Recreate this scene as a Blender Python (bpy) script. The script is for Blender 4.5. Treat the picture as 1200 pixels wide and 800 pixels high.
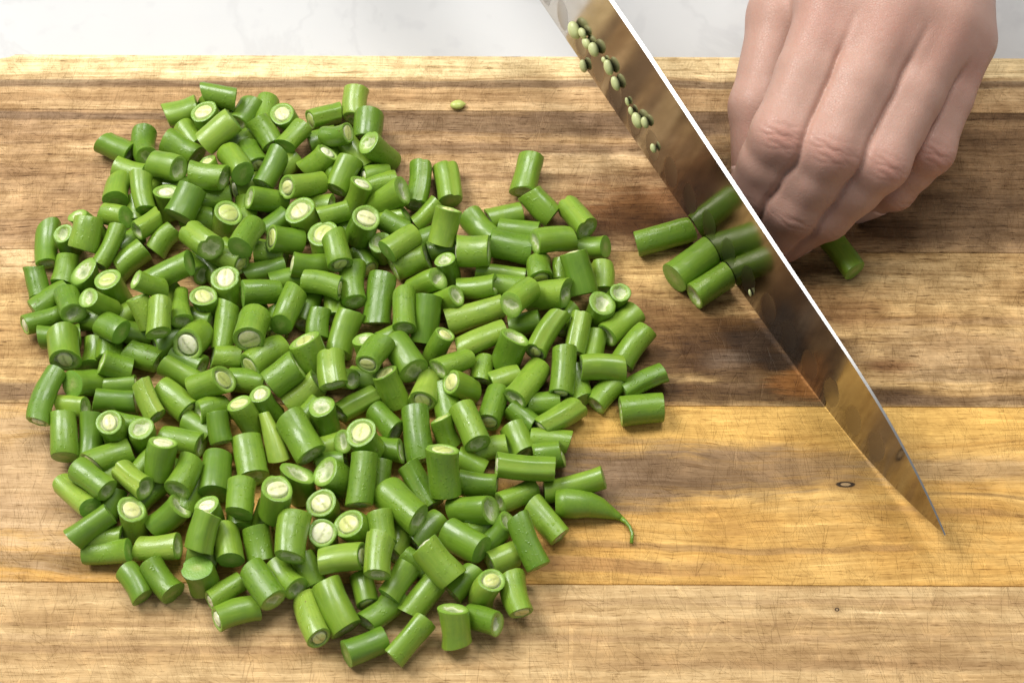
import bpy, bmesh, math, random
import numpy as np
from mathutils import Vector, Matrix

# ------------------------------------------------------------------ scene, camera, light
for o in list(bpy.data.objects):
    bpy.data.objects.remove(o)
scene = bpy.context.scene
col = scene.collection
MM = 0.001

ELEV = math.radians(57.0)
DIST = 0.614
cam_data = bpy.data.cameras.new("camera")
cam = bpy.data.objects.new("camera", cam_data)
col.objects.link(cam)
cam.location = (0.0, -DIST * math.cos(ELEV), DIST * math.sin(ELEV))
cam.rotation_euler = (math.pi / 2 - ELEV, 0.0, 0.0)
cam_data.sensor_width = 36.0
cam_data.lens = 36.0 * DIST / 0.33
cam_data.clip_start = 0.01
cam_data.clip_end = 50.0
cam_data.dof.use_dof = True
cam_data.dof.focus_distance = 0.605
cam_data.dof.aperture_fstop = 32.0
scene.camera = cam

world = bpy.data.worlds.new("World")
scene.world = world
world.use_nodes = True
bg = world.node_tree.nodes["Background"]
bg.inputs[0].default_value = (0.93, 0.96, 1.0, 1.0)
bg.inputs[1].default_value = 0.30

def area(name, loc, target, sx, sy, power, colr):
    ld = bpy.data.lights.new(name, 'AREA')
    ld.shape = 'RECTANGLE'
    ld.size = sx
    ld.size_y = sy
    ld.energy = power
    ld.color = colr
    lo = bpy.data.objects.new(name, ld)
    col.objects.link(lo)
    lo.location = loc
    lo.rotation_euler = (Vector(target) - Vector(loc)).to_track_quat('-Z', 'Y').to_euler()
    return lo

area("softbox_key", (-0.70, 0.36, 1.02), (0.02, 0.0, 0.0), 0.60, 0.60, 16.5, (1.0, 0.975, 0.94))
area("softbox_top", (0.22, 0.44, 1.25), (0.0, 0.02, 0.0), 0.60, 0.56, 9.5, (1.0, 0.98, 0.955))

scene.view_settings.view_transform = 'Standard'
scene.view_settings.look = 'None'
scene.view_settings.gamma = 1.0
scene.view_settings.exposure = 0.06
scene.view_settings.use_curve_mapping = False
scene.cycles.caustics_reflective = False
scene.cycles.caustics_refractive = False

# ------------------------------------------------------------------ helpers
def tag(o, label=None, cat=None, group=None, kind=None):
    if label: o["label"] = label
    if cat: o["category"] = cat
    if group: o["group"] = group
    if kind: o["kind"] = kind
    return o

def link(name, me, mats, parent=None, smooth=True):
    o = bpy.data.objects.new(name, me)
    for m in (mats if isinstance(mats, (list, tuple)) else [mats]):
        me.materials.append(m)
    if smooth:
        me.polygons.foreach_set("use_smooth", [True] * len(me.polygons))
    col.objects.link(o)
    if parent: o.parent = parent
    return o

def mesh(name, v, f):
    me = bpy.data.meshes.new(name)
    me.from_pydata([tuple(x) for x in v], [], [tuple(x) for x in f])
    me.update()
    return me

class NT:
    """tiny node-graph builder"""
    def __init__(self, name):
        self.m = bpy.data.materials.new(name)
        self.m.use_nodes = True
        self.t = self.m.node_tree
        self.n = self.t.nodes
        self.b = self.n["Principled BSDF"]
    def put(self, sock, v):
        if v is None: return
        if isinstance(v, bpy.types.NodeSocket): self.t.links.new(v, sock)
        elif isinstance(v, (tuple, list)) and len(v) == 3 and sock.type == 'RGBA': sock.default_value = (*v, 1.0)
        else: sock.default_value = v
    def math(self, op, a, b=None, c=None, clamp=False):
        n = self.n.new("ShaderNodeMath"); n.operation = op; n.use_clamp = clamp
        self.put(n.inputs[0], a); self.put(n.inputs[1], b); self.put(n.inputs[2], c)
        return n.outputs[0]
    def vec(self, x, y, z=0.0):
        n = self.n.new("ShaderNodeCombineXYZ")
        self.put(n.inputs[0], x); self.put(n.inputs[1], y); self.put(n.inputs[2], z)
        return n.outputs[0]
    def noise(self, v, scale=1.0, detail=2.0, rough=0.5, dist=0.0, color=False):
        n = self.n.new("ShaderNodeTexNoise")
        self.put(n.inputs["Vector"], v); n.inputs["Scale"].default_value = scale
        n.inputs["Detail"].default_value = detail; n.inputs["Roughness"].default_value = rough
        n.inputs["Distortion"].default_value = dist
        return n.outputs["Color" if color else "Fac"]
    def voro(self, v, scale=1.0, feature='F1'):
        n = self.n.new("ShaderNodeTexVoronoi"); n.feature = feature
        self.put(n.inputs["Vector"], v); n.inputs["Scale"].default_value = scale
        return n.outputs["Distance"]
    def mix(self, fac, a, b, mode='MIX'):
        n = self.n.new("ShaderNodeMix"); n.data_type = 'RGBA'; n.blend_type = mode
        self.put(n.inputs[0], fac); self.put(n.inputs[6], a); self.put(n.inputs[7], b)
        return n.outputs[2]
    def ramp(self, fac, stops):
        n = self.n.new("ShaderNodeValToRGB"); e = n.color_ramp.elements
        while len(e) < len(stops): e.new(0.5)
        for k, (p, c) in enumerate(stops):
            e[k].position = p; e[k].color = (*c, 1.0)
        self.put(n.inputs[0], fac)
        return n.outputs[0]
    def sstep(self, v, lo, hi):
        n = self.n.new("ShaderNodeMapRange"); n.interpolation_type = 'SMOOTHSTEP'
        self.put(n.inputs[0], v); n.inputs[1].default_value = lo; n.inputs[2].default_value = hi
        return n.outputs[0]
    def pos_mm(self):
        g = self.n.new("ShaderNodeNewGeometry")
        s = self.n.new("ShaderNodeVectorMath"); s.operation = 'SCALE'
        self.t.links.new(g.outputs["Position"], s.inputs[0]); s.inputs["Scale"].default_value = 1000.0
        return s.outputs[0]
    def obj_mm(self):
        g = self.n.new("ShaderNodeTexCoord")
        s = self.n.new("ShaderNodeVectorMath"); s.operation = 'SCALE'
        self.t.links.new(g.outputs["Object"], s.inputs[0]); s.inputs["Scale"].default_value = 1000.0
        return s.outputs[0]
    def xyz(self, v):
        n = self.n.new("ShaderNodeSeparateXYZ"); self.put(n.inputs[0], v)
        return n.outputs[0], n.outputs[1], n.outputs[2]
    def attr(self, name):
        n = self.n.new("ShaderNodeAttribute"); n.attribute_name = name
        return n.outputs["Fac"]
    def bump(self, h, strength=0.3, dist=0.0005, normal=None):
        n = self.n.new("ShaderNodeBump"); n.inputs["Strength"].default_value = strength
        n.inputs["Distance"].default_value = dist; self.put(n.inputs["Height"], h)
        self.put(n.inputs["Normal"], normal)
        return n.outputs[0]
    def rnd(self):
        n = self.n.new("ShaderNodeObjectInfo"); return n.outputs["Random"]
    def set(self, **k):
        names = dict(color="Base Color", rough="Roughness", metal="Metallic", normal="Normal",
                     sss="Subsurface Weight", sssr="Subsurface Radius", ssss="Subsurface Scale",
                     spec="Specular IOR Level", coat="Coat Weight", coatr="Coat Roughness", aniso="Anisotropic")
        for a, v in k.items(): self.put(self.b.inputs[names[a]], v)
        return self.m

# ------------------------------------------------------------------ materials
def wood(name, seed, stops, bands=(), stains_and_shade=(), grain=1.0, wav=5.0, scr=0.42, knots=(), tone=None, det=1.0):
    """bands (y, half width, colour, strength, x0, x1) and stains (x, y, rx, ry, colour, strength), all in mm on the board"""
    g = NT(name)
    p = g.pos_mm(); x, y, z = g.xyz(p)
    sx = g.math('ADD', x, seed * 137.0)
    n1 = g.noise(g.vec(g.math('MULTIPLY', sx, 0.011), g.math('MULTIPLY', y, 0.030), seed), 1.0, 2.0)
    w1 = g.math('MULTIPLY', g.math('SUBTRACT', n1, 0.5), wav)
    n2 = g.noise(g.vec(g.math('MULTIPLY', sx, 0.06), g.math('MULTIPLY', y, 0.12), seed + 3), 1.0, 2.0)
    w2 = g.math('MULTIPLY', g.math('SUBTRACT', n2, 0.5), 1.6)
    yw = g.math('ADD', y, g.math('ADD', w1, w2))
    med = g.noise(g.vec(g.math('MULTIPLY', sx, 0.007 * grain), g.math('MULTIPLY', yw, 0.17), seed), 1.0, 4.0, 0.6)
    fine = g.noise(g.vec(g.math('MULTIPLY', sx, 0.016), g.math('MULTIPLY', yw, 0.58), seed + 9), 1.0, 5.0, 0.70)
    fib = g.noise(g.vec(g.math('MULTIPLY', sx, 0.07), g.math('MULTIPLY', yw, 1.5), seed + 5), 1.0, 3.0, 0.75)
    blot = g.noise(g.vec(g.math('MULTIPLY', sx, 0.035), g.math('MULTIPLY', y, 0.06), seed + 21), 1.0, 3.0, 0.55)
    f = g.math('ADD', g.math('MULTIPLY', med, 0.62), g.math('MULTIPLY', blot, 0.38))
    c = g.ramp(f, stops)
    mid = stops[len(stops) // 2][1]
    dk = tuple(v * k for v, k in zip(mid, (0.42, 0.36, 0.30)))
    lt = tuple(min(1.0, v * k) for v, k in zip(mid, (1.30, 1.30, 1.25)))
    for (by, bh, bc, bs, x0, x1) in bands:
        d = g.math('ABSOLUTE', g.math('SUBTRACT', yw, by))
        jag = g.math('MULTIPLY', g.math('SUBTRACT', fine, 0.5), bh * 1.6)
        m = g.sstep(g.math('ADD', d, jag), bh * 1.25, bh * 0.55)
        if x0 is not None:
            xe = g.math('ADD', x, g.math('MULTIPLY', g.math('SUBTRACT', blot, 0.5), 60.0))
            m = g.math('MULTIPLY', m, g.math('MULTIPLY', g.sstep(xe, x0 - 14, x0 + 14), g.sstep(xe, x1 + 14, x1 - 14)))
        c = g.mix(g.math('MULTIPLY', m, bs), c, bc)
    sn = g.xyz(g.noise(g.vec(g.math('MULTIPLY', sx, 0.035), g.math('MULTIPLY', yw, 0.22), seed + 33), 1.0, 5.0, 0.66, color=True)) if stains_and_shade else None
    si = 0
    for (ex, ey, rx, ry, ec, es) in stains_and_shade:
        dx = g.math('DIVIDE', g.math('SUBTRACT', x, ex), rx); dy = g.math('DIVIDE', g.math('SUBTRACT', y, ey), ry)
        r = g.math('SQRT', g.math('ADD', g.math('MULTIPLY', dx, dx), g.math('MULTIPLY', dy, dy)))
        nn = sn[si % 3]; si += 1
        r = g.math('ADD', r, g.math('MULTIPLY', g.math('SUBTRACT', nn, 0.5), 1.7))
        r = g.math('ADD', r, g.math('MULTIPLY', g.math('SUBTRACT', fine, 0.5), 0.9))
        c = g.mix(g.math('MULTIPLY', g.sstep(r, 1.15, 0.35), es), c, ec)
    # growth lines, pores, mottling (all multiply the colour)
    def mod(k, m, amt): return g.math('MULTIPLY', k, g.math('ADD', 1.0, g.math('MULTIPLY', m, amt)))
    k = g.math('ADD', 1.0, 0.0)
    k = mod(k, g.sstep(fine, 0.49, 0.63), -0.26 * det)
    k = mod(k, g.sstep(fine, 0.45, 0.34), 0.20)
    k = mod(k, g.sstep(fib, 0.50, 0.66), -0.20 * det)
    k = mod(k, g.sstep(fib, 0.46, 0.34), 0.16)
    pore = g.noise(g.vec(g.math('MULTIPLY', sx, 0.16), g.math('MULTIPLY', yw, 2.3), seed + 15), 1.0, 2.0, 0.6)
    k = mod(k, g.sstep(pore, 0.60, 0.66), -0.55 * det)
    mot = g.noise(g.vec(sx, y, seed), 0.11, 4.0, 0.72)
    k = mod(k, g.math('SUBTRACT', mot, 0.5), 1.25 * det)
    tint = g.n.new("ShaderNodeCombineColor")
    g.put(tint.inputs[0], k); g.put(tint.inputs[1], g.math('POWER', k, 1.18)); g.put(tint.inputs[2], g.math('POWER', k, 1.45))
    c = g.mix(1.0, c, tint.outputs[0], 'MULTIPLY')
    c = g.mix(g.math('MULTIPLY', g.sstep(mot, 0.50, 0.66), 0.22), c, g.mix(1.0, c, (1.12, 0.98, 0.80), 'MULTIPLY'))
    # knife marks: families of thin contour lines, pale fibres and dark cuts
    hs = None
    for q, (ang, fu, fv, wdt, dens, light) in enumerate(((64, 0.030, 0.62, 0.020, 0.47, 0.75), (108, 0.026, 0.55, 0.018, 0.48, 0.75), (88, 0.035, 0.95, 0.026, 0.44, 0.6),
                                              (38, 0.030, 0.50, 0.014, 0.52, 0.8), (76, 0.022, 0.34, 0.011, 0.50, 0), (124, 0.020, 0.30, 0.010, 0.51, 0), (57, 0.022, 0.32, 0.010, 0.50, 0))):
        a = math.radians(ang + seed * 5.0); ca, sa = math.cos(a), math.sin(a)
        u = g.math('ADD', g.math('MULTIPLY', x, ca), g.math('MULTIPLY', y, sa))
        v = g.math('ADD', g.math('MULTIPLY', x, -sa), g.math('MULTIPLY', y, ca))
        nl = g.noise(g.vec(g.math('MULTIPLY', u, fu), g.math('MULTIPLY', v, fv), seed * 3.1 + q), 1.0, 0.0)
        ln = g.sstep(g.math('ABSOLUTE', g.math('SUBTRACT', nl, 0.5)), wdt, wdt * 0.2)
        gate = g.noise(g.vec(g.math('MULTIPLY', u, 0.10), g.math('MULTIPLY', v, 0.16), seed * 1.7 + q * 5), 1.0, 2.0, 0.7)
        ln = g.math('MULTIPLY', ln, g.sstep(gate, dens, dens + 0.12))
        cc = g.mix(0.06, g.mix(1.0, c, (1.42, 1.42, 1.38), 'MULTIPLY'), (0.80, 0.62, 0.40)) if light else g.mix(1.0, c, (0.40, 0.33, 0.28), 'MULTIPLY')
        c = g.mix(g.math('MULTIPLY', ln, scr * (light if light else 0.62)), c, cc)
        hs = ln if hs is None else g.math('ADD', hs, ln)
    for (kx, ky, rx, ry) in knots:
        dx = g.math('DIVIDE', g.math('SUBTRACT', x, kx), rx); dy = g.math('DIVIDE', g.math('SUBTRACT', y, ky), ry)
        r = g.math('SQRT', g.math('ADD', g.math('MULTIPLY', dx, dx), g.math('MULTIPLY', dy, dy)))
        r = g.math('ADD', r, g.math('MULTIPLY', g.math('SUBTRACT', fib, 0.5), 0.5))
        c = g.mix(g.math('MULTIPLY', g.sstep(r, 3.6, 1.1), 0.55), c, (0.24, 0.135, 0.055))
        c = g.mix(g.math('MULTIPLY', g.sstep(r, 1.25, 0.95), 0.95), c, (0.022, 0.014, 0.010))
        c = g.mix(g.math('MULTIPLY', g.sstep(r, 0.62, 0.48), 0.9), c, (0.42, 0.28, 0.14))
    if tone: c = g.mix(1.0, c, tone, 'MULTIPLY')
    h = g.math('ADD', g.math('MULTIPLY', fine, 0.5), g.math('MULTIPLY', fib, 0.5))
    h = g.math('SUBTRACT', h, g.math('MULTIPLY', hs, 0.5))
    ro = g.math('ADD', 0.44, g.math('MULTIPLY', fine, 0.22))
    return g.set(color=c, rough=ro, normal=g.bump(h, 0.7, 0.0003), spec=0.14)

def marble():
    g = NT("marble")
    p = g.pos_mm()
    a = g.noise(p, 0.012, 5.0, 0.6, 1.2)
    v = g.sstep(g.math('ABSOLUTE', g.math('SUBTRACT', a, 0.5)), 0.045, 0.0)
    b = g.noise(p, 0.030, 3.0, 0.5)
    sp = g.sstep(g.noise(p, 0.09, 2.0, 0.5), 0.60, 0.74)
    c = g.mix(b, (0.62, 0.62, 0.608), (0.565, 0.57, 0.562))
    c = g.mix(g.math('MULTIPLY', v, 0.26), c, (0.46, 0.46, 0.46))
    c = g.mix(g.math('MULTIPLY', sp, 0.35), c, (0.50, 0.50, 0.505))
    return g.set(color=c, rough=0.22)

def skin_green():
    g = NT("bean_skin")
    p = g.obj_mm(); x, y, z = g.xyz(p)
    r = g.rnd()
    r2 = g.math('FRACT', g.math('MULTIPLY', r, 17.31))
    r7 = g.math('MULTIPLY', r, 40.0)
    base = g.ramp(r, ((0.0, (0.110, 0.220, 0.014)), (0.25, (0.145, 0.268, 0.018)), (0.6, (0.178, 0.308, 0.023)), (0.9, (0.215, 0.348, 0.031)), (1.0, (0.275, 0.400, 0.047))))
    st = g.noise(g.vec(g.math('ADD', g.math('MULTIPLY', x, 1.5), r7), g.math('MULTIPLY', y, 1.5), g.math('MULTIPLY', z, 0.10)), 1.0, 3.0, 0.6)
    bl = g.noise(g.vec(g.math('ADD', x, r7), y, z), 0.22, 3.0, 0.55)
    c = g.mix(g.math('MULTIPLY', g.sstep(st, 0.42, 0.72), 0.42), base, g.mix(1.0, base, (1.42, 1.26, 1.35), 'MULTIPLY'))
    c = g.mix(g.math('MULTIPLY', g.sstep(bl, 0.46, 0.70), 0.40), c, g.mix(1.0, base, (0.64, 0.74, 0.55), 'MULTIPLY'))
    c = g.mix(g.math('MULTIPLY', g.attr("seam"), 0.55), c, g.mix(1.0, base, (1.50, 1.25, 1.4), 'MULTIPLY'))
    sp = g.sstep(g.noise(g.vec(g.math('ADD', x, r7), y, g.math('MULTIPLY', z, 0.7)), 0.9, 1.0), 0.76, 0.80)
    c = g.mix(g.math('MULTIPLY', sp, g.math('MULTIPLY', g.math('GREATER_THAN', r2, 0.80), 0.8)), c, (0.13, 0.075, 0.02))
    mic = g.noise(g.vec(g.math('MULTIPLY', x, 3.0), g.math('MULTIPLY', y, 3.0), g.math('MULTIPLY', z, 1.0)), 1.0, 3.0, 0.6)
    drop = g.sstep(g.noise(g.vec(g.math('ADD', x, r7), y, z), 0.85, 1.0), 0.63, 0.70)
    wet = g.math('MULTIPLY', drop, g.math('GREATER_THAN', r2, 0.35))
    h = g.math('ADD', g.math('MULTIPLY', mic, 0.30), g.math('MULTIPLY', wet, 1.6))
    h = g.math('ADD', h, g.math('MULTIPLY', bl, 1.5))
    ro = g.math('SUBTRACT', g.math('ADD', 0.24, g.math('MULTIPLY', st, 0.30)), g.math('MULTIPLY', wet, 0.20))
    return g.set(color=c, rough=ro, normal=g.bump(h, 0.35, 0.00022), sss=0.10, sssr=(0.35, 0.8, 0.12), ssss=0.0012, spec=0.50, coat=g.math('MULTIPLY', g.sstep(bl, 0.42, 0.60), 0.40), coatr=0.13)

def flesh(name, stops):
    g = NT(name)
    p = g.obj_mm(); r = g.rnd()
    n = g.noise(p, 1.6, 3.0, 0.6)
    ra = g.attr("rad")
    n3 = g.noise(p, 0.55, 3.0, 0.6)
    f = g.math('ADD', ra, g.math('MULTIPLY', g.math('SUBTRACT', n, 0.5), 0.14))
    f = g.math('ADD', f, g.math('MULTIPLY', g.math('SUBTRACT', n3, 0.5), g.math('MULTIPLY', g.sstep(ra, 0.80, 0.55), 1.1)))
    c = g.ramp(f, stops)
    c = g.mix(g.math('MULTIPLY', g.sstep(n, 0.5, 0.75), 0.30), c, g.mix(1.0, c, (0.65, 0.78, 0.5), 'MULTIPLY'))
    return g.set(color=c, rough=0.30, normal=g.bump(n, 0.5, 0.0003), sss=0.22, sssr=(0.6, 0.9, 0.25), ssss=0.0015)

def seed_mat():
    g = NT("bean_seed_flesh")
    p = g.obj_mm(); r = g.rnd()
    n = g.noise(p, 0.9, 3.0, 0.6)
    base = g.ramp(r, ((0.0, (0.50, 0.58, 0.16)), (0.3, (0.66, 0.68, 0.25)), (0.6, (0.74, 0.73, 0.34)), (1.0, (0.82, 0.82, 0.58))))
    c = g.mix(g.math('MULTIPLY', g.sstep(n, 0.45, 0.72), 0.55), base, (0.44, 0.56, 0.14))
    c = g.mix(g.math('MULTIPLY', g.sstep(g.attr("rad"), 0.80, 1.0), 0.55), c, (0.70, 0.74, 0.50))
    c = g.mix(g.math('MULTIPLY', g.attr("seam"), 0.65), c, (0.20, 0.22, 0.05))
    return g.set(color=c, rough=0.32, normal=g.bump(n, 0.3, 0.0003), sss=0.25, sssr=(0.9, 0.8, 0.4), ssss=0.0015)

def steel():
    g = NT("knife_steel")
    p = g.obj_mm(); x, y, z = g.xyz(p)
    br = g.noise(g.vec(g.math('MULTIPLY', x, 3.5), y, g.math('MULTIPLY', z, 0.05)), 1.0, 3.0, 0.6)
    sm = g.noise(p, 0.06, 4.0, 0.6)
    ro = g.math('ADD', 0.09, g.math('ADD', g.math('MULTIPLY', br, 0.05), g.math('MULTIPLY', g.sstep(sm, 0.45, 0.7), 0.06)))
    c = g.mix(sm, (0.43, 0.395, 0.345), (0.34, 0.310, 0.265))
    return g.set(color=c, metal=1.0, rough=ro, normal=g.bump(br, 0.05, 0.00005))

def skin_human():
    g = NT("human_skin")
    p = g.pos_mm()
    n1 = g.noise(p, 0.10, 4.0, 0.6); n2 = g.noise(p, 0.45, 3.0, 0.6)
    red = g.attr("red")
    c = g.mix(n1, (0.560, 0.345, 0.268), (0.470, 0.272, 0.206))
    f = g.math('MULTIPLY', red, g.math('ADD', 0.55, g.math('MULTIPLY', n2, 0.6)))
    c = g.mix(g.math('MULTIPLY', g.math('MINIMUM', f, 0.85), 0.75), c, (0.44, 0.185, 0.135))
    c = g.mix(g.math('MULTIPLY', g.sstep(n2, 0.55, 0.75), 0.20), c, (0.56, 0.26, 0.18))
    cell = g.voro(p, 1.25, 'DISTANCE_TO_EDGE')
    line = g.sstep(cell, 0.0, 0.10)
    h = g.math('ADD', g.math('MULTIPLY', line, 0.6), g.math('MULTIPLY', n2, 1.2))
    return g.set(color=c, rough=0.43, normal=g.bump(h, 0.55, 0.00020), sss=0.22, sssr=(1.0, 0.35, 0.20), ssss=0.0022, spec=0.42)

def plain(name, c, rough, metal=0.0):
    g = NT(name)
    n = g.noise(g.obj_mm(), 0.5, 3.0, 0.6)
    cc = g.mix(n, c, tuple(v * 0.8 for v in c))
    return g.set(color=cc, rough=rough, metal=metal, normal=g.bump(n, 0.1, 0.0001))

TAN = (0.53, 0.335, 0.158); TANL = (0.69, 0.480, 0.248); TAND = (0.32, 0.180, 0.076); GREY = (0.190, 0.116, 0.064)
DARK = (0.072, 0.033, 0.011); BURN = (0.040, 0.024, 0.014); CREAM = (0.86, 0.655, 0.345); GOLD = (0.66, 0.390, 0.115); RED = (0.20, 0.080, 0.022)
M_plank = [
 wood("wood_back_edge", 1.0, ((0.30, TAND), (0.48, TAN), (0.66, TANL)),
      bands=((121.0, 11.5, CREAM, 0.95, None, None), (108.4, 1.9, GREY, 0.80, None, None), (101.5, 1.3, TAND, 0.5, -250, -30))),
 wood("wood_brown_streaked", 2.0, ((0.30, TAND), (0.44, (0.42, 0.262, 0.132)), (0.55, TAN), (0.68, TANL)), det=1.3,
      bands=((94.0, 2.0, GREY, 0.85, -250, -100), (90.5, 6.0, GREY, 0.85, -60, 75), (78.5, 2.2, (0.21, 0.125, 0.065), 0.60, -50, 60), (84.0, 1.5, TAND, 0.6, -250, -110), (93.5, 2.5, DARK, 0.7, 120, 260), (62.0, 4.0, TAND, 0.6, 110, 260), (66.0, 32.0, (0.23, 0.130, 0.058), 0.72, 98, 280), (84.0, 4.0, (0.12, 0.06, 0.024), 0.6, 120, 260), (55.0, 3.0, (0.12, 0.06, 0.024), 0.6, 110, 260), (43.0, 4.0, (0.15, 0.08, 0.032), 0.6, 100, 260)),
      stains_and_shade=((58, 53, 50, 17, RED, 0.90), (20, 73, 34, 7, TANL, 0.7), (55, 46, 50, 11, (0.085, 0.034, 0.010), 0.92), (105, 58, 60, 28, DARK, 0.80), (150, 50, 40, 16, (0.20, 0.118, 0.056), 0.7), (-150, 52, 30, 9, TAND, 0.6), (-6, 50, 20, 12, TAN, 0.6), (-160, 70, 30, 8, TAND, 0.5))),  # DARK patch around the hand: stain with the hand's shadow painted in
 wood("wood_stained_middle", 3.0, ((0.30, (0.27, 0.142, 0.052)), (0.44, (0.47, 0.280, 0.108)), (0.60, (0.65, 0.430, 0.185))), det=1.3,
      bands=((-20.0, 3.6, DARK, 0.85, -20, 130), (-19.0, 4.0, GREY, 0.75, -250, -120), (-22.0, 2.2, GREY, 0.7, 110, 260), (8.0, 1.5, TAND, 0.5, 110, 260), (32.0, 6.5, TANL, 0.75, -250, -140), (-12.0, 3.0, GREY, 0.5, 120, 260)),
      stains_and_shade=((52, 25, 24, 10, (0.64, 0.41, 0.16), 0.85), (60, 2, 44, 22, (0.20, 0.096, 0.032), 0.88), (76, -7, 38, 18, DARK, 0.94), (79, -1, 12, 10, BURN, 0.80), (69, -7, 9, 5, (0.20, 0.135, 0.085), 0.45), (85, -8, 8, 6, BURN, 0.75), (94, -16, 15, 7, (0.36, 0.15, 0.040), 0.85), (72, -14, 11, 6, (0.20, 0.12, 0.06), 0.6), (104, 14, 20, 14, RED, 0.6), (98, 27, 28, 8, DARK, 0.85), (134, 24, 34, 9, (0.60, 0.40, 0.18), 0.7), (140, -4, 34, 13, (0.38, 0.245, 0.125), 0.65), (120, -9, 10, 3.5, RED, 0.7), (24, -6, 26, 14, (0.25, 0.145, 0.065), 0.7))),
 wood("wood_golden", 4.0, ((0.32, (0.44, 0.225, 0.062)), (0.47, (0.60, 0.335, 0.086)), (0.64, (0.72, 0.450, 0.145))), wav=13.0, det=0.75,
      bands=((-30.0, 8.0, (0.74, 0.445, 0.118), 0.80, None, None), (-53.0, 0.9, GREY, 0.55, 20, 90), (-80.0, 2.2, (0.33, 0.170, 0.065), 0.70, -20, 60), (-74.0, 1.2, TAND, 0.55, 10, 110), (-62.0, 0.8, TAND, 0.3, 100, 200), (-79.0, 3.0, DARK, 0.6, -250, -125), (-56.5, 0.6, (0.22, 0.13, 0.06), 0.45, 120, 170), (-60.0, 1.0, (0.20, 0.11, 0.05), 0.7, 20, 48)),
      stains_and_shade=((48, -48, 64, 12, (0.19, 0.115, 0.060), 0.95), (24, -54, 26, 13, (0.25, 0.160, 0.090), 0.85), (85, -45, 36, 7, (0.30, 0.185, 0.09), 0.7), (140, -47, 36, 6, (0.42, 0.275, 0.135), 0.75), (-150, -50, 50, 40, (0.54, 0.365, 0.20), 0.85)),
      knots=((102.5, -52.3, 2.7, 0.95),)),
 wood("wood_pale_straight", 5.0, ((0.30, (0.38, 0.226, 0.092)), (0.46, (0.53, 0.340, 0.150)), (0.62, (0.65, 0.450, 0.218))), wav=2.5, scr=0.42, det=0.75,
      bands=((-107.0, 1.4, TAND, 0.6, -250, -20), (-92.0, 1.0, TAND, 0.45, -20, 250), (-112.0, 1.6, TAND, 0.5, 20, 250), (-99.0, 0.7, TAND, 0.45, -250, 250), (-103.5, 1.2, (0.36, 0.215, 0.10), 0.45, -250, 250)),
      stains_and_shade=((-60, -96, 60, 7, TANL, 0.5), (110, -110, 50, 5, TAND, 0.4)),
      knots=((96.0, -94.3, 0.6, 0.55),)),
 wood("wood_front", 6.0, ((0.30, TAND), (0.48, TAN), (0.66, TANL))),
]
M_marble = marble()
M_skin = skin_green()
M_hollow = flesh("bean_flesh_hollow", ((0.0, (0.26, 0.34, 0.14)), (0.25, (0.40, 0.47, 0.22)), (0.45, (0.54, 0.59, 0.34)), (0.60, (0.64, 0.68, 0.43)), (0.70, (0.36, 0.49, 0.13)), (0.86, (0.24, 0.40, 0.055)), (1.0, (0.17, 0.31, 0.028))))
M_solid = flesh("bean_flesh_solid", ((0.0, (0.36, 0.44, 0.13)), (0.25, (0.30, 0.42, 0.10)), (0.60, (0.22, 0.38, 0.06)), (0.86, (0.19, 0.36, 0.045)), (1.0, (0.14, 0.30, 0.030))))
M_seed = seed_mat()
M_seed_raw = plain("raw_seed", (0.82, 0.87, 0.42), 0.35)
M_seed_loose = plain("loose_seed", (0.56, 0.62, 0.16), 0.35)
M_steel = steel()
M_spine = plain("knife_spine_brushed", (0.56, 0.55, 0.53), 0.34, 1.0)
M_hand = skin_human()
M_nail = plain("fingernail", (0.66, 0.43, 0.36), 0.25)
M_handle = plain("knife_handle_black", (0.02, 0.02, 0.022), 0.4)

# ------------------------------------------------------------------ setting: counter and board
bm = bmesh.new()
bmesh.ops.create_cube(bm, size=1.0, matrix=Matrix.Translation((0.0, 0.25, -0.046)) @ Matrix.Diagonal((1.8, 1.3, 0.04, 1.0)))
me = bpy.data.meshes.new("marble_counter"); bm.to_mesh(me); bm.free()
tag(link("marble_counter", me, M_marble, smooth=False), "white marble worktop with faint grey veins under the cutting board", "worktop", kind="structure")

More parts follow.
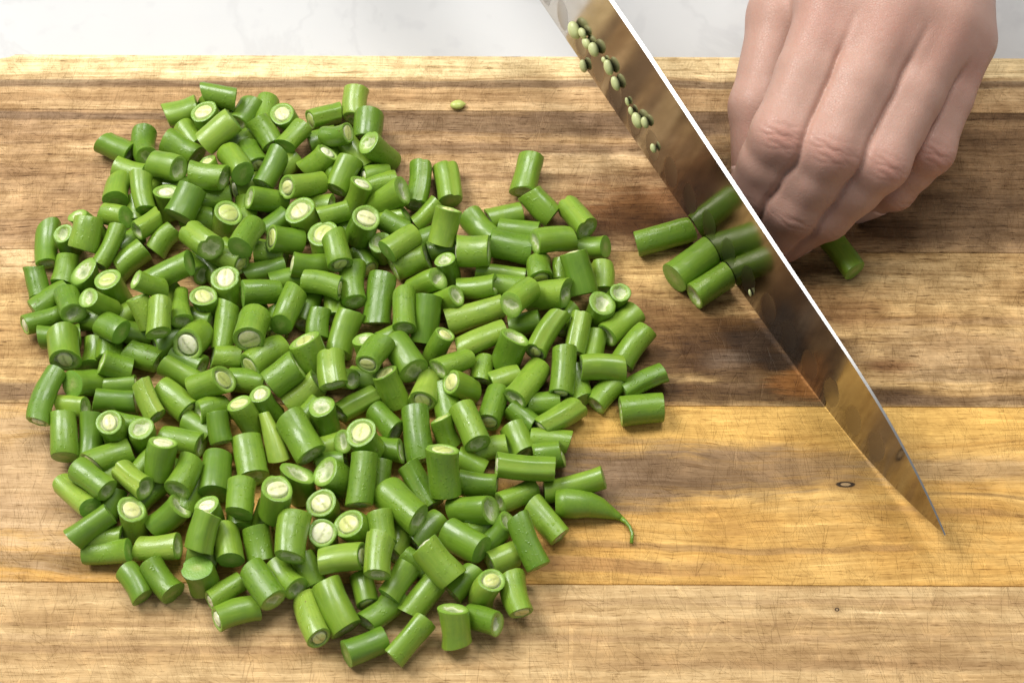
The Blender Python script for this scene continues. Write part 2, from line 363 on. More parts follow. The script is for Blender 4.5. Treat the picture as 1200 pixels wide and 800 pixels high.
board = bpy.data.objects.new("cutting_board", None); col.objects.link(board)
board.location = (0, 0, -0.0245); board.rotation_euler = (0, 0, math.radians(-0.3))
tag(board, "worn wooden cutting board glued up from brown and golden planks", "cutting board")
X0, X1, RC = -0.200, 0.245, 0.022
JOINTS = [121.2, 96.0, 35.9, -23.9, -86.0, -146.0, -172.0]
def plank(k):
    yt, yb = JOINTS[k] * MM - 0.00008, JOINTS[k + 1] * MM + 0.00008
    pts = []
    def corner(cx, cy, a0):
        for q in range(9):
            a = a0 + q * math.pi / 16
            pts.append((cx + RC * math.cos(a), cy + RC * math.sin(a)))
    if k == 0:
        corner(X1 - RC, yt - RC, 0.0); corner(X0 + RC, yt - RC, math.pi / 2)
    else: pts += [(X1, yt), (X0, yt)]
    if k == len(JOINTS) - 2:
        corner(X0 + RC, yb + RC, math.pi); corner(X1 - RC, yb + RC, 1.5 * math.pi)
    else: pts += [(X0, yb), (X1, yb)]
    bm = bmesh.new()
    top = [bm.verts.new((x, y, 0.0245)) for x, y in pts]; bot = [bm.verts.new((x, y, 0.0)) for x, y in pts]
    ft = bm.faces.new(top); bm.faces.new(bot[::-1])
    n = len(pts)
    for i in range(n): bm.faces.new((top[i], bot[i], bot[(i + 1) % n], top[(i + 1) % n]))
    def outer(e):
        a, b = e.verts[0].co, e.verts[1].co
        m = (a + b) / 2
        inner = (k > 0 and abs(m.y - yt) < 1e-5 and abs(a.y - b.y) < 1e-6) or (k < len(JOINTS) - 2 and abs(m.y - yb) < 1e-5 and abs(a.y - b.y) < 1e-6)
        return not inner
    te = [e for e in ft.edges]
    bmesh.ops.bevel(bm, geom=[e for e in te if outer(e)], offset=0.0022, segments=4, profile=0.5, affect='EDGES')
    bm.edges.ensure_lookup_table()
    joint = [e for e in bm.edges if all(abs(v.co.z - 0.0245) < 1e-6 for v in e.verts) and abs(e.verts[0].co.y - e.verts[1].co.y) < 1e-6 and (abs(e.verts[0].co.y - yt) < 1e-6 and k > 0 or abs(e.verts[0].co.y - yb) < 1e-6 and k < len(JOINTS) - 2)]
    if joint: bmesh.ops.bevel(bm, geom=joint, offset=0.00018, segments=1, affect='EDGES')
    me = bpy.data.meshes.new("plank"); bm.to_mesh(me); bm.free()
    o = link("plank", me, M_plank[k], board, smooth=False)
    o["label"] = ("cream edged back plank", "brown streaked plank", "dark stained plank", "golden plank with small knot", "pale straight grained plank", "front edge plank")[k]
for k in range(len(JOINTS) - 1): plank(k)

# ------------------------------------------------------------------ beans
NS = 22
def bean_mesh(rng, L, r, fa, fb, taper=0.0, groove=0.0, cut=None):
    """pod piece along z, +z end cut with face fa, -z end with fb; groove seam on local +x"""
    V = []; F = []; MI = []; rad = []; seam = []
    oval = rng.uniform(0.80, 1.0)
    bend = rng.gauss(0, 0.045) * L; tp = rng.gauss(0, 0.03); ba = rng.uniform(0, 6.28)
    sl = [rng.gauss(0, 0.17), rng.gauss(0, 0.17)]; sa = [rng.uniform(0, 6.28), rng.uniform(0, 6.28)]
    if cut: sl[0], sa[0] = cut; bend = 0.0
    flare = rng.uniform(0.0, 0.03); lump = [rng.uniform(-0.035, 0.045) for _ in range(6)]; a2 = rng.uniform(0, 6.28)
    def sect(th):
        k = 1.0 + 0.025 * math.cos(3 * th + ba) + 0.02 * math.cos(2 * th + a2)
        w = 0.17
        d = abs((th + math.pi) % (2 * math.pi) - math.pi)
        k -= groove * math.exp(-(d / w) ** 2)
        k += groove * 0.35 * math.exp(-((d - 0.42) / 0.2) ** 2)
        d2 = abs((th) % (2 * math.pi) - math.pi)
        k -= 0.035 * math.exp(-(d2 / 0.2) ** 2)
        return k * r * math.cos(th), k * r * oval * math.sin(th)
    def pt(th, q, t, dz=0.0):
        """q radial fraction, t in -1..1 along"""
        x, y = sect(th)
        u_ = (t + 1) * 2.5; i_ = min(int(u_), 4); w_ = u_ - i_
        s = 1.0 + (lump[i_] * (1 - w_) + lump[i_ + 1] * w_) + flare * t * t + tp * t
        if taper: s *= 1.0 - taper * ((1 - t) / 2) ** 1.3
        x *= s * q; y *= s * q
        z = t * L / 2
        e = 1 if t > 0 else 0
        z += abs(t) ** 3 * (x * math.cos(sa[e]) + y * math.sin(sa[e])) * math.tan(sl[e])
        b = bend * (1 - t * t)
        return (x + b * math.cos(ba), y + b * math.sin(ba), z + dz)
    def ring(q, t, dz, rd, sq=1.0, ph=0.0):
        i0 = len(V)
        for k in range(NS):
            th = 2 * math.pi * k / NS
            qq = q
            if sq < 1.0:
                cx, sy = math.cos(th - ph), math.sin(th - ph) / sq
                qq = q / math.hypot(cx, sy)
            jz = rng.uniform(-0.00012, 0.00012) if abs(t) == 1 and 0.7 < q < 0.95 else 0.0
            V.append(pt(th, qq, t, dz + jz)); rad.append(rd)
            d = abs((th + math.pi) % (2 * math.pi) - math.pi); d2 = abs(th - math.pi)
            seam.append(math.exp(-(d / 0.22) ** 2) * (1 if groove > 0.05 else 0.5) + 0.5 * math.exp(-(d2 / 0.2) ** 2))
        return i0
    def strip(a, b, mi, flip=False):
        for k in range(NS):
            k2 = (k + 1) % NS
            f = (a + k, a + k2, b + k2, b + k)
            F.append(f[::-1] if flip else f); MI.append(mi)
    ts = [-1, -0.93, -0.7, -0.35, 0, 0.35, 0.7, 0.93, 1]
    rs = [ring(1.0 if abs(t) < 1 else 0.985, t, 0.0, 1.0) for t in ts]
    for a, b in zip(rs[:-1], rs[1:]): strip(a, b, 0)
    for e, fc in ((1, fa), (-1, fb)):
        if fc == 'e': prof = [(0.985, 0), (0.90, 0.00012), (0.70, -0.0001), (0.45, 0.0001), (0.2, -0.00005)]; mi = 2
        elif fc == 's': prof = [(0.985, 0), (0.90, 0.00015), (0.74, 0.0), (0.69, -0.0009), (0.3, -0.001)]; mi = 1
        else:
            dp = rng.uniform(0.25, 1.0)
            prof = [(0.985, 0), (0.90, 0.00015), (0.75, 0.0), (0.67, -0.0005 * dp), (0.50, -0.0013 * dp), (0.24, -0.0016 * dp)]; mi = 1
        sqz = rng.uniform(0.45, 0.88); ph = rng.uniform(0, 3.14)
        prev = None
        for q, dz in prof:
            i = ring(q, e * 1.0, e * dz, q, (1.0 if q > 0.8 or fc == 's' else sqz if q < 0.72 else (1 + sqz) / 2), ph)
            if prev is not None: strip(prev, i, mi, e < 0)
            prev = i
        c = len(V); x, y, z = 0, 0, e * L / 2 + e * prof[-1][1]
        V.append((0, 0, z)); rad.append(0.0); seam.append(0.0)
        for k in range(NS):
            k2 = (k + 1) % NS
            F.append((prev + k, prev + k2, c) if e > 0 else (prev + k2, prev + k, c)); MI.append(mi)
    me = mesh("bean_piece", V, F)
    me.polygons.foreach_set("material_index", MI)
    a = me.attributes.new("rad", 'FLOAT', 'POINT'); a.data.foreach_set("value", rad)
    a = me.attributes.new("seam", 'FLOAT', 'POINT'); a.data.foreach_set("value", seam)
    return me, (oval, sl, sa)

def seed_mesh(rng, R, oval, sl, sa, L):
    V = []; F = []; rad = []; seam = []
    sq = rng.uniform(0.74, 1.0); th0 = rng.uniform(0, 3.14); n = 18; split = rng.uniform(0.03, 0.10) * R
    dome = rng.uniform(0.0002, 0.0007); offx, offy = rng.uniform(-.05, .05) * R, rng.uniform(-.05, .05) * R
    bow = rng.uniform(-0.2, 0.2)
    qs = [1.0, 0.97, 0.86, 0.66, 0.44, 0.22]
    for j, q in enumerate(qs):
        for k in range(n):
            th = 2 * math.pi * k / n
            lx, ly = R * q * math.cos(th), R * q * sq * math.sin(th)
            d = ly - bow * (R - lx * lx / R)
            g = math.exp(-(d / (0.09 * R)) ** 2) * (1 if abs(lx) < 0.8 * R else 0.3)
            z = dome * (1 - q * q) - (0.0008 if j == 0 else 0) - g * 0.00025
            x = lx * math.cos(th0) - ly * math.sin(th0) + offx; y = (lx * math.sin(th0) + ly * math.cos(th0)) * oval + offy
            z += L / 2 + (x * math.cos(sa[1]) + y * math.sin(sa[1])) * math.tan(sl[1])
            V.append((x, y, z)); rad.append(q); seam.append(g * 0.8 if j > 0 else 0)
    for j in range(len(qs) - 1):
        for k in range(n): F.append((j * n + k, j * n + (k + 1) % n, (j + 1) * n + (k + 1) % n, (j + 1) * n + k))
    c = len(V); V.append((offx, offy, L / 2 + dome - 0.0001)); rad.append(0); seam.append(0.4)
    b = (len(qs) - 1) * n
    for k in range(n): F.append((b + k, b + (k + 1) % n, c))
    me = mesh("seed", V, F)
    a = me.attributes.new("rad", 'FLOAT', 'POINT'); a.data.foreach_set("value", rad)
    a = me.attributes.new("seam", 'FLOAT', 'POINT'); a.data.foreach_set("value", seam)
    return me

# centre x y z (mm), axis towards the visible cut end, length, radius (mm), cut face (n none, s seed, h hollow, e solid), flags, label id
BEANS = [
 (-114.3, 91.5, 5.6, -0.948, -0.285, -0.140, 11.5, 4.80, 'n', '', 0),
 (-105.0, 86.1, 5.9, -0.089, 0.044, 0.995, 11.0, 4.79, 's', '', 1),
 (-100.3, 93.1, 11.3, 0.961, -0.276, 0.029, 11.0, 3.90, 'h', '', 2),
 (-103.0, 95.0, 4.1, 0.709, -0.701, -0.073, 9.5, 3.80, 'n', '', 3),
 (-135.1, 75.5, 4.9, -0.901, 0.420, 0.105, 10.5, 4.37, 'n', '', 0),
 (-125.3, 76.5, 5.2, 0.204, -0.962, 0.184, 12.2, 4.19, 'h', '', 4),
 (-112.9, 74.4, 5.8, 0.842, -0.517, -0.151, 12.8, 4.92, 'h', '', 5),
 (-116.1, 62.9, 10.8, 0.885, -0.401, 0.235, 10.6, 4.53, 'h', '', 6),
 (-98.9, 75.5, 13.9, -0.747, -0.609, -0.267, 12.8, 4.76, 'e', '', 7),
 (-100.2, 63.0, 6.7, -0.411, 0.339, 0.846, 11.0, 3.80, 's', '', 8),
 (-101.2, 56.9, 13.8, 0.946, -0.291, 0.142, 12.3, 4.69, 'n', '', 9),
 (-92.7, 63.4, 11.7, 0.469, -0.845, 0.256, 13.4, 4.35, 'n', '', 10),
 (-132.3, 55.9, 6.8, 0.044, -0.962, 0.268, 11.2, 4.31, 'n', '', 11),
 (-122.6, 52.1, 10.6, 0.204, -0.967, -0.152, 13.1, 3.60, 'e', '', 12),
 (-115.3, 50.1, 6.6, 0.162, 0.274, 0.948, 11.0, 4.47, 's', '', 13),
 (-110.5, 58.7, 4.8, 0.965, -0.182, 0.186, 11.8, 3.80, 'n', '', 14),
 (-107.7, 46.4, 12.7, -0.383, -0.882, -0.274, 11.0, 5.35, 'e', '', 15),
 (-99.5, 52.6, 6.8, -0.989, -0.135, -0.056, 11.2, 3.94, 'n', '', 16),
 (-125.3, 49.4, 4.0, 0.187, -0.981, -0.053, 9.5, 3.80, 'n', '', 17),
 (-92.2, 90.3, 5.2, 0.485, 0.870, 0.092, 9.9, 4.80, 'n', '', 18),
 (-77.3, 85.7, 6.5, -0.231, -0.126, 0.965, 11.0, 4.60, 's', '', 19),
 (-84.3, 78.1, 10.0, 0.566, -0.777, -0.276, 10.9, 4.03, 'n', '', 20),
 (-74.0, 76.3, 10.3, -0.572, -0.820, -0.021, 10.3, 3.66, 'e', '', 21),
 (-64.6, 90.0, 4.4, -0.891, -0.424, 0.159, 11.1, 3.60, 'n', 'g', 22),
 (-54.0, 94.1, 5.7, -0.021, -0.969, -0.245, 11.5, 4.44, 'n', '', 18),
 (-49.4, 82.7, 7.6, -0.078, -0.965, -0.249, 9.5, 4.96, 'n', '', 11),
 (-44.9, 71.5, 7.9, -0.511, -0.085, 0.856, 13.5, 4.18, 'h', '', 23),
 (-59.3, 75.4, 12.4, 0.839, -0.233, 0.492, 9.5, 3.60, 's', '', 24),
 (-53.2, 72.3, 5.5, 0.585, -0.763, -0.275, 13.1, 3.82, 'n', '', 25),
 (-65.0, 79.7, 4.0, 0.941, 0.335, 0.048, 9.4, 3.80, 'n', '', 26),
 (-66.1, 68.2, 6.7, 0.726, 0.228, 0.649, 11.0, 4.17, 's', '', 27),
 (-93.1, 78.5, 5.3, 0.831, 0.516, -0.208, 13.0, 4.07, 'n', '', 28),
 (-87.7, 69.5, 7.7, 0.451, -0.870, 0.197, 10.5, 4.36, 'n', '', 29),
 (-80.8, 61.9, 10.5, -0.405, -0.887, -0.223, 12.3, 3.98, 'n', '', 30),
 (-76.7, 68.8, 4.2, 0.618, 0.782, -0.085, 9.5, 3.80, 'n', '', 31),
 (-89.1, 59.4, 4.8, -0.867, -0.462, 0.188, 9.5, 4.00, 'n', '', 14),
 (-81.9, 51.3, 7.2, -0.807, -0.228, 0.544, 13.1, 4.29, 'h', '', 32),
 (-69.3, 55.9, 9.8, -0.729, -0.495, 0.473, 14.4, 4.13, 's', '', 33),
 (-68.8, 43.4, 7.0, -0.213, 0.018, 0.977, 11.0, 5.33, 's', '', 34),
 (-56.7, 61.9, 7.6, -0.384, -0.888, -0.254, 12.0, 4.15, 'n', '', 35),
 (-52.0, 53.6, 6.9, 0.366, 0.277, 0.888, 11.0, 4.31, 's', '', 13),
 (-45.9, 63.6, 5.3, -0.898, -0.347, 0.271, 9.5, 3.60, 'n', '', 36),
 (-58.5, 42.6, 11.5, -0.965, -0.216, -0.150, 10.0, 3.60, 'n', '', 37),
 (-64.9, 51.1, 4.8, -0.961, 0.148, -0.233, 9.5, 3.80, 'n', '', 14),
 (-48.7, 36.0, 13.2, 0.274, -0.021, 0.961, 11.0, 4.96, 's', '', 13),
 (-94.7, 43.2, 6.6, 0.241, -0.082, 0.967, 11.0, 4.98, 's', '', 38),
 (-41.2, 51.5, 8.0, 0.724, 0.016, 0.689, 13.5, 4.65, 'h', '', 39),
 (-31.7, 59.5, 5.2, -0.101, -0.985, -0.142, 15.8, 4.14, 'n', 'g', 40),
 (-21.8, 60.5, 4.4, 0.156, -0.988, -0.011, 14.4, 4.32, 'n', 'g', 41),
 (-22.1, 35.2, 14.6, 0.241, 0.660, 0.711, 11.8, 4.43, 's', '', 42),
 (-28.4, 47.9, 4.9, -0.688, -0.676, -0.263, 10.3, 3.60, 'n', '', 43),
 (-39.6, 45.0, 4.8, -0.931, -0.242, -0.272, 9.5, 3.60, 'n', '', 36),
 (5.2, 63.6, 5.9, -0.224, -0.950, -0.217, 13.6, 4.51, 'n', '', 44),
 (9.6, 50.2, 6.4, 0.683, -0.657, -0.319, 11.5, 4.46, 'h', '', 45),
 (-2.1, 47.2, 3.9, -0.960, -0.279, 0.000, 11.0, 3.91, 'n', '', 36),
 (21.7, 43.4, 8.1, 0.422, -0.865, 0.272, 13.5, 4.44, 'n', 'g', 41),
 (-153.5, 35.4, 3.9, 0.079, -0.997, -0.001, 15.1, 3.87, 'n', '', 46),
 (-154.8, 19.9, 5.0, 0.290, -0.914, -0.284, 10.7, 3.60, 'h', '', 47),
 (-146.6, 35.0, 5.7, -0.065, -0.025, 0.998, 11.0, 3.60, 'h', '', 48),
 (-140.3, 41.5, 6.6, -0.522, 0.106, 0.846, 11.0, 3.60, 'h', '', 49),
 (-139.0, 33.9, 12.3, -0.166, -0.873, -0.458, 10.8, 4.95, 'h', '', 50),
 (-131.9, 44.7, 7.8, 0.926, -0.319, 0.203, 9.4, 3.91, 'n', '', 16),
 (-131.6, 30.2, 10.4, -0.348, -0.916, -0.201, 14.8, 3.60, 'n', '', 51),
 (-120.2, 39.9, 9.2, -0.598, -0.755, 0.269, 9.4, 3.60, 'n', 'g', 52),
 (-127.0, 36.5, 4.3, -0.734, -0.672, 0.103, 9.5, 3.80, 'n', '', 31),
 (-114.4, 35.9, 5.4, -0.615, -0.745, -0.257, 9.8, 4.23, 'n', '', 53),
 (-124.8, 28.1, 5.7, -0.754, -0.601, -0.266, 11.3, 4.38, 'n', '', 54),
 (-146.0, 24.7, 4.1, -0.058, -0.998, -0.013, 11.0, 4.01, 'n', '', 55),
 (-137.8, 18.7, 6.2, -0.087, 0.142, 0.986, 11.0, 4.70, 'h', '', 56),
 (-128.3, 14.2, 7.5, -0.189, 0.066, 0.980, 13.4, 4.50, 's', '', 57),
 (-131.0, 6.0, 12.6, -0.548, -0.130, 0.826, 11.0, 3.60, 'h', '', 58),
 (-141.8, 8.7, 9.3, 0.370, -0.889, 0.269, 11.5, 4.31, 'n', '', 59),
 (-150.8, 4.8, 5.2, -0.820, -0.502, 0.274, 12.3, 3.60, 'n', '', 60),
 (-144.4, -1.7, 5.5, 0.950, 0.195, -0.245, 12.4, 4.14, 'n', '', 61),
 (-140.9, -9.5, 11.7, 0.227, -0.973, 0.048, 11.0, 4.92, 's', '', 62),
 (-115.1, 10.2, 17.5, -0.640, -0.176, 0.748, 11.0, 3.60, 'h', '', 63),
 (-110.6, 18.0, 12.5, 0.893, 0.322, 0.315, 15.5, 4.19, 'e', '', 64),
 (-100.7, 29.0, 15.4, 0.660, -0.704, 0.261, 11.7, 4.58, 'n', 'g', 65),
 (-104.2, 25.7, 4.9, 0.598, -0.755, 0.267, 11.0, 3.60, 'h', '', 66),
 (-91.3, 16.2, 6.5, -0.199, 0.083, 0.976, 11.0, 5.03, 's', '', 67),
 (-98.1, 10.4, 6.1, -0.127, -0.091, 0.988, 11.0, 4.14, 's', '', 68),
 (-116.9, 2.9, 12.7, -0.392, 0.622, 0.678, 10.1, 3.78, 'h', '', 69),
 (-111.8, 14.2, 4.9, -0.150, -0.956, 0.253, 9.5, 3.85, 'n', '', 70),
 (-111.0, -1.4, 16.1, 0.024, -0.990, -0.139, 11.0, 3.94, 'h', '', 71),
 (-105.6, 7.0, 10.1, 0.135, -0.970, 0.203, 14.1, 3.60, 'h', 't', 72),
 (-126.7, -2.2, 11.4, 0.789, -0.558, 0.256, 9.1, 4.28, 'n', '', 73),
 (-134.1, 4.5, 3.9, -0.961, 0.275, -0.020, 9.5, 3.81, 'n', '', 74),
 (-120.1, 0.0, 4.9, -0.964, 0.020, 0.264, 9.5, 3.80, 'n', '', 75),
 (-100.9, -3.8, 7.3, -0.258, -0.787, 0.561, 11.0, 5.11, 's', '', 76),
 (-134.2, -7.0, 3.6, -0.100, -0.995, -0.005, 10.4, 3.60, 'n', '', 55),
 (-124.4, -14.5, 7.9, -0.876, 0.082, 0.475, 9.5, 4.38, 'h', '', 77),
 (-117.7, -8.4, 4.3, 0.947, -0.323, 0.011, 12.1, 4.24, 'h', '', 78),
 (-91.9, 2.3, 5.4, -0.071, -0.970, -0.231, 15.1, 3.76, 'n', '', 79),
 (-86.0, 31.2, 14.6, -0.290, -0.922, 0.257, 12.7, 4.24, 'n', '', 80),
 (-92.2, 31.1, 4.5, 0.788, -0.597, -0.149, 9.5, 3.80, 'n', '', 81),
 (-92.9, 26.3, 9.2, 0.895, -0.445, 0.033, 11.0, 3.80, 's', '', 82),
 (-74.1, 34.3, 8.3, -0.825, -0.216, 0.522, 11.0, 4.41, 's', '', 83),
 (-61.5, 33.9, 6.2, -0.081, 0.126, 0.989, 11.0, 5.29, 's', '', 84),
 (-54.6, 39.7, 4.8, 0.218, -0.941, -0.258, 8.8, 3.80, 'n', '', 85),
 (-42.6, 32.1, 6.2, -0.086, -0.199, 0.976, 11.0, 3.88, 'h', '', 86),
 (-39.0, 39.6, 9.0, -0.882, 0.412, 0.230, 9.5, 3.60, 'n', '', 16),
 (-36.0, 30.0, 12.9, -0.701, -0.691, 0.177, 12.9, 3.88, 'n', '', 87),
 (-66.4, 24.8, 7.6, -0.900, -0.205, 0.385, 11.0, 4.19, 's', '', 88),
 (-81.0, 25.6, 3.6, -0.946, -0.323, 0.000, 11.8, 3.60, 'n', '', 89),
 (-80.5, 12.0, 10.2, -0.955, -0.201, 0.218, 12.0, 4.15, 'n', '', 90),
 (-56.7, 25.9, 14.0, 0.253, -0.963, -0.096, 11.0, 4.21, 's', '', 91),
 (-61.1, 14.6, 11.0, 0.967, -0.254, 0.031, 12.4, 3.82, 'n', '', 90),
 (-71.3, 5.7, 11.0, -0.297, -0.954, -0.040, 13.5, 4.30, 'e', '', 92),
 (-66.1, 10.4, 4.0, -0.243, -0.970, 0.026, 13.3, 3.80, 'n', '', 93),
 (-51.1, 17.2, 7.2, 0.061, -0.998, 0.008, 13.5, 4.17, 'h', '', 94),
 (-48.6, 29.4, 3.9, 0.462, -0.887, 0.014, 8.5, 3.85, 'n', '', 55),
 (-42.7, 12.1, 6.1, -0.101, -0.979, -0.180, 16.7, 4.66, 'h', '', 95),
 (-33.3, 26.8, 6.2, -0.924, -0.379, -0.046, 11.7, 4.55, 'h', '', 96),
 (-34.3, 5.2, 10.5, 0.039, -0.998, 0.042, 14.3, 3.79, 'h', '', 94),
 (-82.0, -3.3, 12.6, -0.098, -0.952, 0.289, 11.0, 5.30, 's', '', 97),
 (-82.1, 5.9, 4.3, 0.075, -0.992, 0.102, 9.5, 3.80, 'n', '', 98),
 (-75.5, 4.9, 4.1, 0.068, -0.995, -0.067, 9.5, 3.80, 'n', '', 98),
 (-63.8, -10.0, 7.7, -0.304, 0.468, 0.830, 11.0, 5.59, 's', '', 99),
 (-61.7, 2.1, 7.1, -0.076, -0.959, -0.273, 9.5, 3.80, 'n', '', 70),
 (-53.2, -0.8, 6.3, -0.265, -0.932, -0.249, 15.1, 4.44, 'n', '', 100),
 (-57.2, 10.8, 4.0, 0.082, -0.996, -0.033, 9.5, 3.80, 'n', '', 98),
 (-45.4, -9.0, 6.7, -0.204, 0.439, 0.875, 11.0, 3.80, 'h', '', 101),
 (-42.8, -14.4, 15.1, -0.352, -0.887, 0.298, 11.0, 4.40, 's', '', 102),
 (-38.6, -1.5, 4.6, -0.836, -0.522, 0.171, 9.5, 3.80, 'n', '', 103),
 (-34.1, -11.5, 9.3, 0.495, -0.866, 0.075, 13.7, 4.75, 'h', '', 104),
 (-90.3, -9.4, 5.5, -0.996, -0.050, 0.071, 9.1, 3.60, 'n', '', 89),
 (-28.3, 17.9, 6.3, 0.803, 0.018, 0.595, 11.0, 3.82, 'h', '', 105),
 (-20.8, 23.0, 6.3, -0.174, 0.202, 0.964, 11.0, 3.60, 'h', '', 101),
 (-22.4, 33.5, 4.6, 0.977, 0.093, 0.190, 9.5, 3.80, 'n', '', 75),
 (-12.8, 28.5, 10.3, -0.980, 0.101, -0.171, 10.8, 5.09, 'n', '', 106),
 (-0.3, 33.4, 5.9, -0.980, 0.158, 0.122, 14.0, 5.10, 'n', '', 107),
 (13.7, 32.7, 10.4, -0.912, -0.306, 0.274, 13.5, 4.41, 'n', '', 108),
 (-3.6, 23.6, 3.7, -0.992, 0.129, 0.011, 16.3, 3.60, 'n', '', 109),
 (-11.6, 17.3, 6.1, 0.954, -0.097, 0.283, 13.0, 3.64, 'h', '', 110),
 (-21.5, 11.7, 6.5, 0.673, -0.163, 0.722, 11.0, 3.60, 'h', '', 105),
 (9.3, 23.5, 6.6, 0.048, -0.960, 0.275, 8.9, 4.54, 'n', '', 59),
 (16.6, 22.8, 4.8, 0.067, 0.968, 0.242, 9.5, 3.80, 'n', '', 70),
 (21.3, 19.4, 10.4, -0.252, 0.797, 0.549, 13.8, 4.71, 's', '', 111),
 (2.9, 7.8, 14.1, -0.588, -0.760, 0.278, 11.0, 4.49, 'h', '', 112),
 (11.5, 12.4, 8.1, 0.820, -0.218, 0.530, 14.3, 4.84, 'h', '', 113),
 (-12.0, 7.7, 4.3, -0.943, -0.332, -0.017, 19.2, 4.12, 'n', '', 114),
 (-9.9, -3.1, 5.3, -0.913, -0.391, -0.118, 16.0, 4.43, 'n', '', 115),
 (-23.3, -6.7, 6.7, 0.394, 0.391, 0.832, 11.0, 3.74, 's', '', 116),
 (-27.4, 3.5, 7.4, -0.108, -0.874, -0.474, 15.3, 4.29, 'e', '', 117),
 (-0.6, -8.1, 7.2, 0.300, 0.339, 0.892, 11.2, 4.75, 'h', '', 118),
 (4.2, 3.4, 4.8, -0.965, -0.127, -0.228, 10.0, 3.80, 'n', '', 75),
 (11.3, -2.9, 9.4, -0.518, -0.821, -0.241, 15.1, 4.44, 'n', 'g', 119),
 (17.3, 6.1, 4.0, -0.532, -0.846, -0.040, 9.5, 3.80, 'n', '', 81),
 (21.2, -2.1, 7.3, -0.193, -0.953, -0.231, 13.4, 4.10, 'n', 'g', 120),
 (-18.7, -14.1, 8.8, -0.803, -0.531, 0.272, 10.8, 3.72, 'n', '', 121),
 (-9.2, -13.1, 3.8, -0.117, -0.992, 0.043, 8.5, 3.60, 'n', '', 55),
 (26.4, 33.7, 5.0, -0.952, 0.145, -0.270, 9.2, 3.91, 'n', '', 75),
 (29.6, 22.3, 3.8, -0.021, -1.000, -0.009, 10.2, 3.80, 'n', '', 98),
 (33.3, 11.6, 6.3, 0.266, -0.069, 0.961, 11.0, 3.60, 'h', '', 122),
 (27.5, 6.8, 6.4, 0.234, 0.024, 0.972, 11.0, 4.30, 'h', '', 56),
 (35.1, 3.4, 5.0, -0.697, -0.709, 0.103, 13.9, 4.28, 'n', '', 123),
 (38.9, -5.8, 6.0, -0.599, -0.754, -0.269, 14.2, 4.25, 'n', '', 123),
 (28.3, -15.6, 8.6, -0.998, 0.000, 0.069, 13.4, 4.56, 'h', '', 124),
 (41.5, -18.1, 4.4, -0.886, -0.453, -0.102, 14.2, 3.69, 'n', 'g', 125),
 (40.5, -28.2, 4.7, -0.993, -0.115, 0.000, 13.3, 4.66, 'n', '', 126),
 (14.6, -31.1, 4.7, -0.814, -0.579, 0.049, 13.9, 4.32, 'n', 'g', 127),
 (18.8, -55.7, 5.7, 0.961, 0.172, 0.216, 18.6, 3.73, 'n', '', 128),
 (-144.3, -26.6, 9.4, -0.183, -0.983, 0.005, 18.3, 3.84, 'n', '', 129),
 (-133.9, -19.9, 6.6, -0.691, -0.429, 0.582, 9.5, 4.69, 'e', '', 130),
 (-137.3, -27.8, 4.9, -0.944, 0.211, -0.252, 9.5, 3.80, 'n', '', 131),
 (-137.9, -39.1, 7.3, 0.125, -0.971, -0.202, 14.3, 4.29, 'e', '', 132),
 (-130.1, -38.9, 5.7, 0.021, -0.961, -0.275, 14.9, 3.80, 'n', '', 133),
 (-124.2, -25.3, 4.7, -0.982, -0.023, 0.188, 12.7, 3.60, 'n', '', 134),
 (-122.8, -37.9, 8.2, -0.039, -0.066, 0.997, 11.0, 4.30, 's', '', 135),
 (-113.6, -38.9, 5.6, -0.009, 0.012, 1.000, 11.0, 4.29, 'h', '', 136),
 (-112.7, -27.4, 9.0, 0.432, -0.859, -0.275, 12.3, 3.67, 'n', 'g', 137),
 (-105.4, -25.4, 4.9, 0.752, -0.659, 0.030, 12.6, 4.67, 'n', '', 138),
 (-122.4, -46.5, 6.9, -0.832, -0.495, 0.251, 12.8, 3.93, 'n', '', 139),
 (-106.0, -50.7, 13.2, 0.184, 0.579, 0.794, 11.0, 4.59, 's', '', 140),
 (-126.1, -57.3, 11.9, -0.760, 0.633, -0.146, 13.3, 3.90, 'n', '', 141),
 (-131.2, -60.6, 7.8, -0.675, 0.687, -0.270, 15.1, 3.60, 'n', '', 142),
 (-113.9, -56.5, 11.1, 0.718, -0.669, 0.192, 11.3, 4.23, 'n', 'g', 143),
 (-113.7, -68.2, 6.3, 0.057, 0.194, 0.979, 11.0, 4.50, 's', '', 135),
 (-122.0, -62.3, 5.0, -0.399, -0.875, -0.274, 9.5, 3.80, 'n', '', 144),
 (-102.0, -39.8, 4.4, 0.970, -0.231, 0.069, 12.5, 3.96, 'h', '', 145),
 (-104.4, -15.6, 5.4, 0.880, -0.407, -0.244, 11.8, 4.04, 'n', '', 89),
 (-94.2, -22.3, 10.0, 0.881, 0.060, 0.469, 11.0, 5.04, 's', '', 42),
 (-93.0, -29.3, 5.8, -0.790, -0.442, 0.425, 10.4, 3.99, 'h', '', 146),
 (-89.9, -37.2, 8.7, 0.171, -0.906, -0.388, 9.5, 3.60, 'h', '', 147),
 (-98.9, -54.8, 10.3, -0.253, -0.952, 0.171, 12.1, 4.23, 'n', '', 148),
 (-90.4, -52.1, 5.4, 0.008, -0.997, 0.076, 14.0, 4.88, 'n', '', 149),
 (-103.3, -52.3, 3.9, 0.284, -0.958, -0.032, 9.5, 3.80, 'n', '', 150),
 (-110.6, -58.5, 4.4, -0.699, -0.702, -0.133, 9.5, 3.80, 'n', '', 151),
 (-103.4, -67.0, 6.8, 0.752, 0.373, 0.544, 10.9, 4.51, 'h', '', 152),
 (-90.6, -67.3, 6.5, -0.101, 0.257, 0.961, 11.0, 4.23, 's', '', 153),
 (-77.7, -10.0, 6.1, -0.738, -0.641, 0.211, 13.6, 4.74, 's', '', 154),
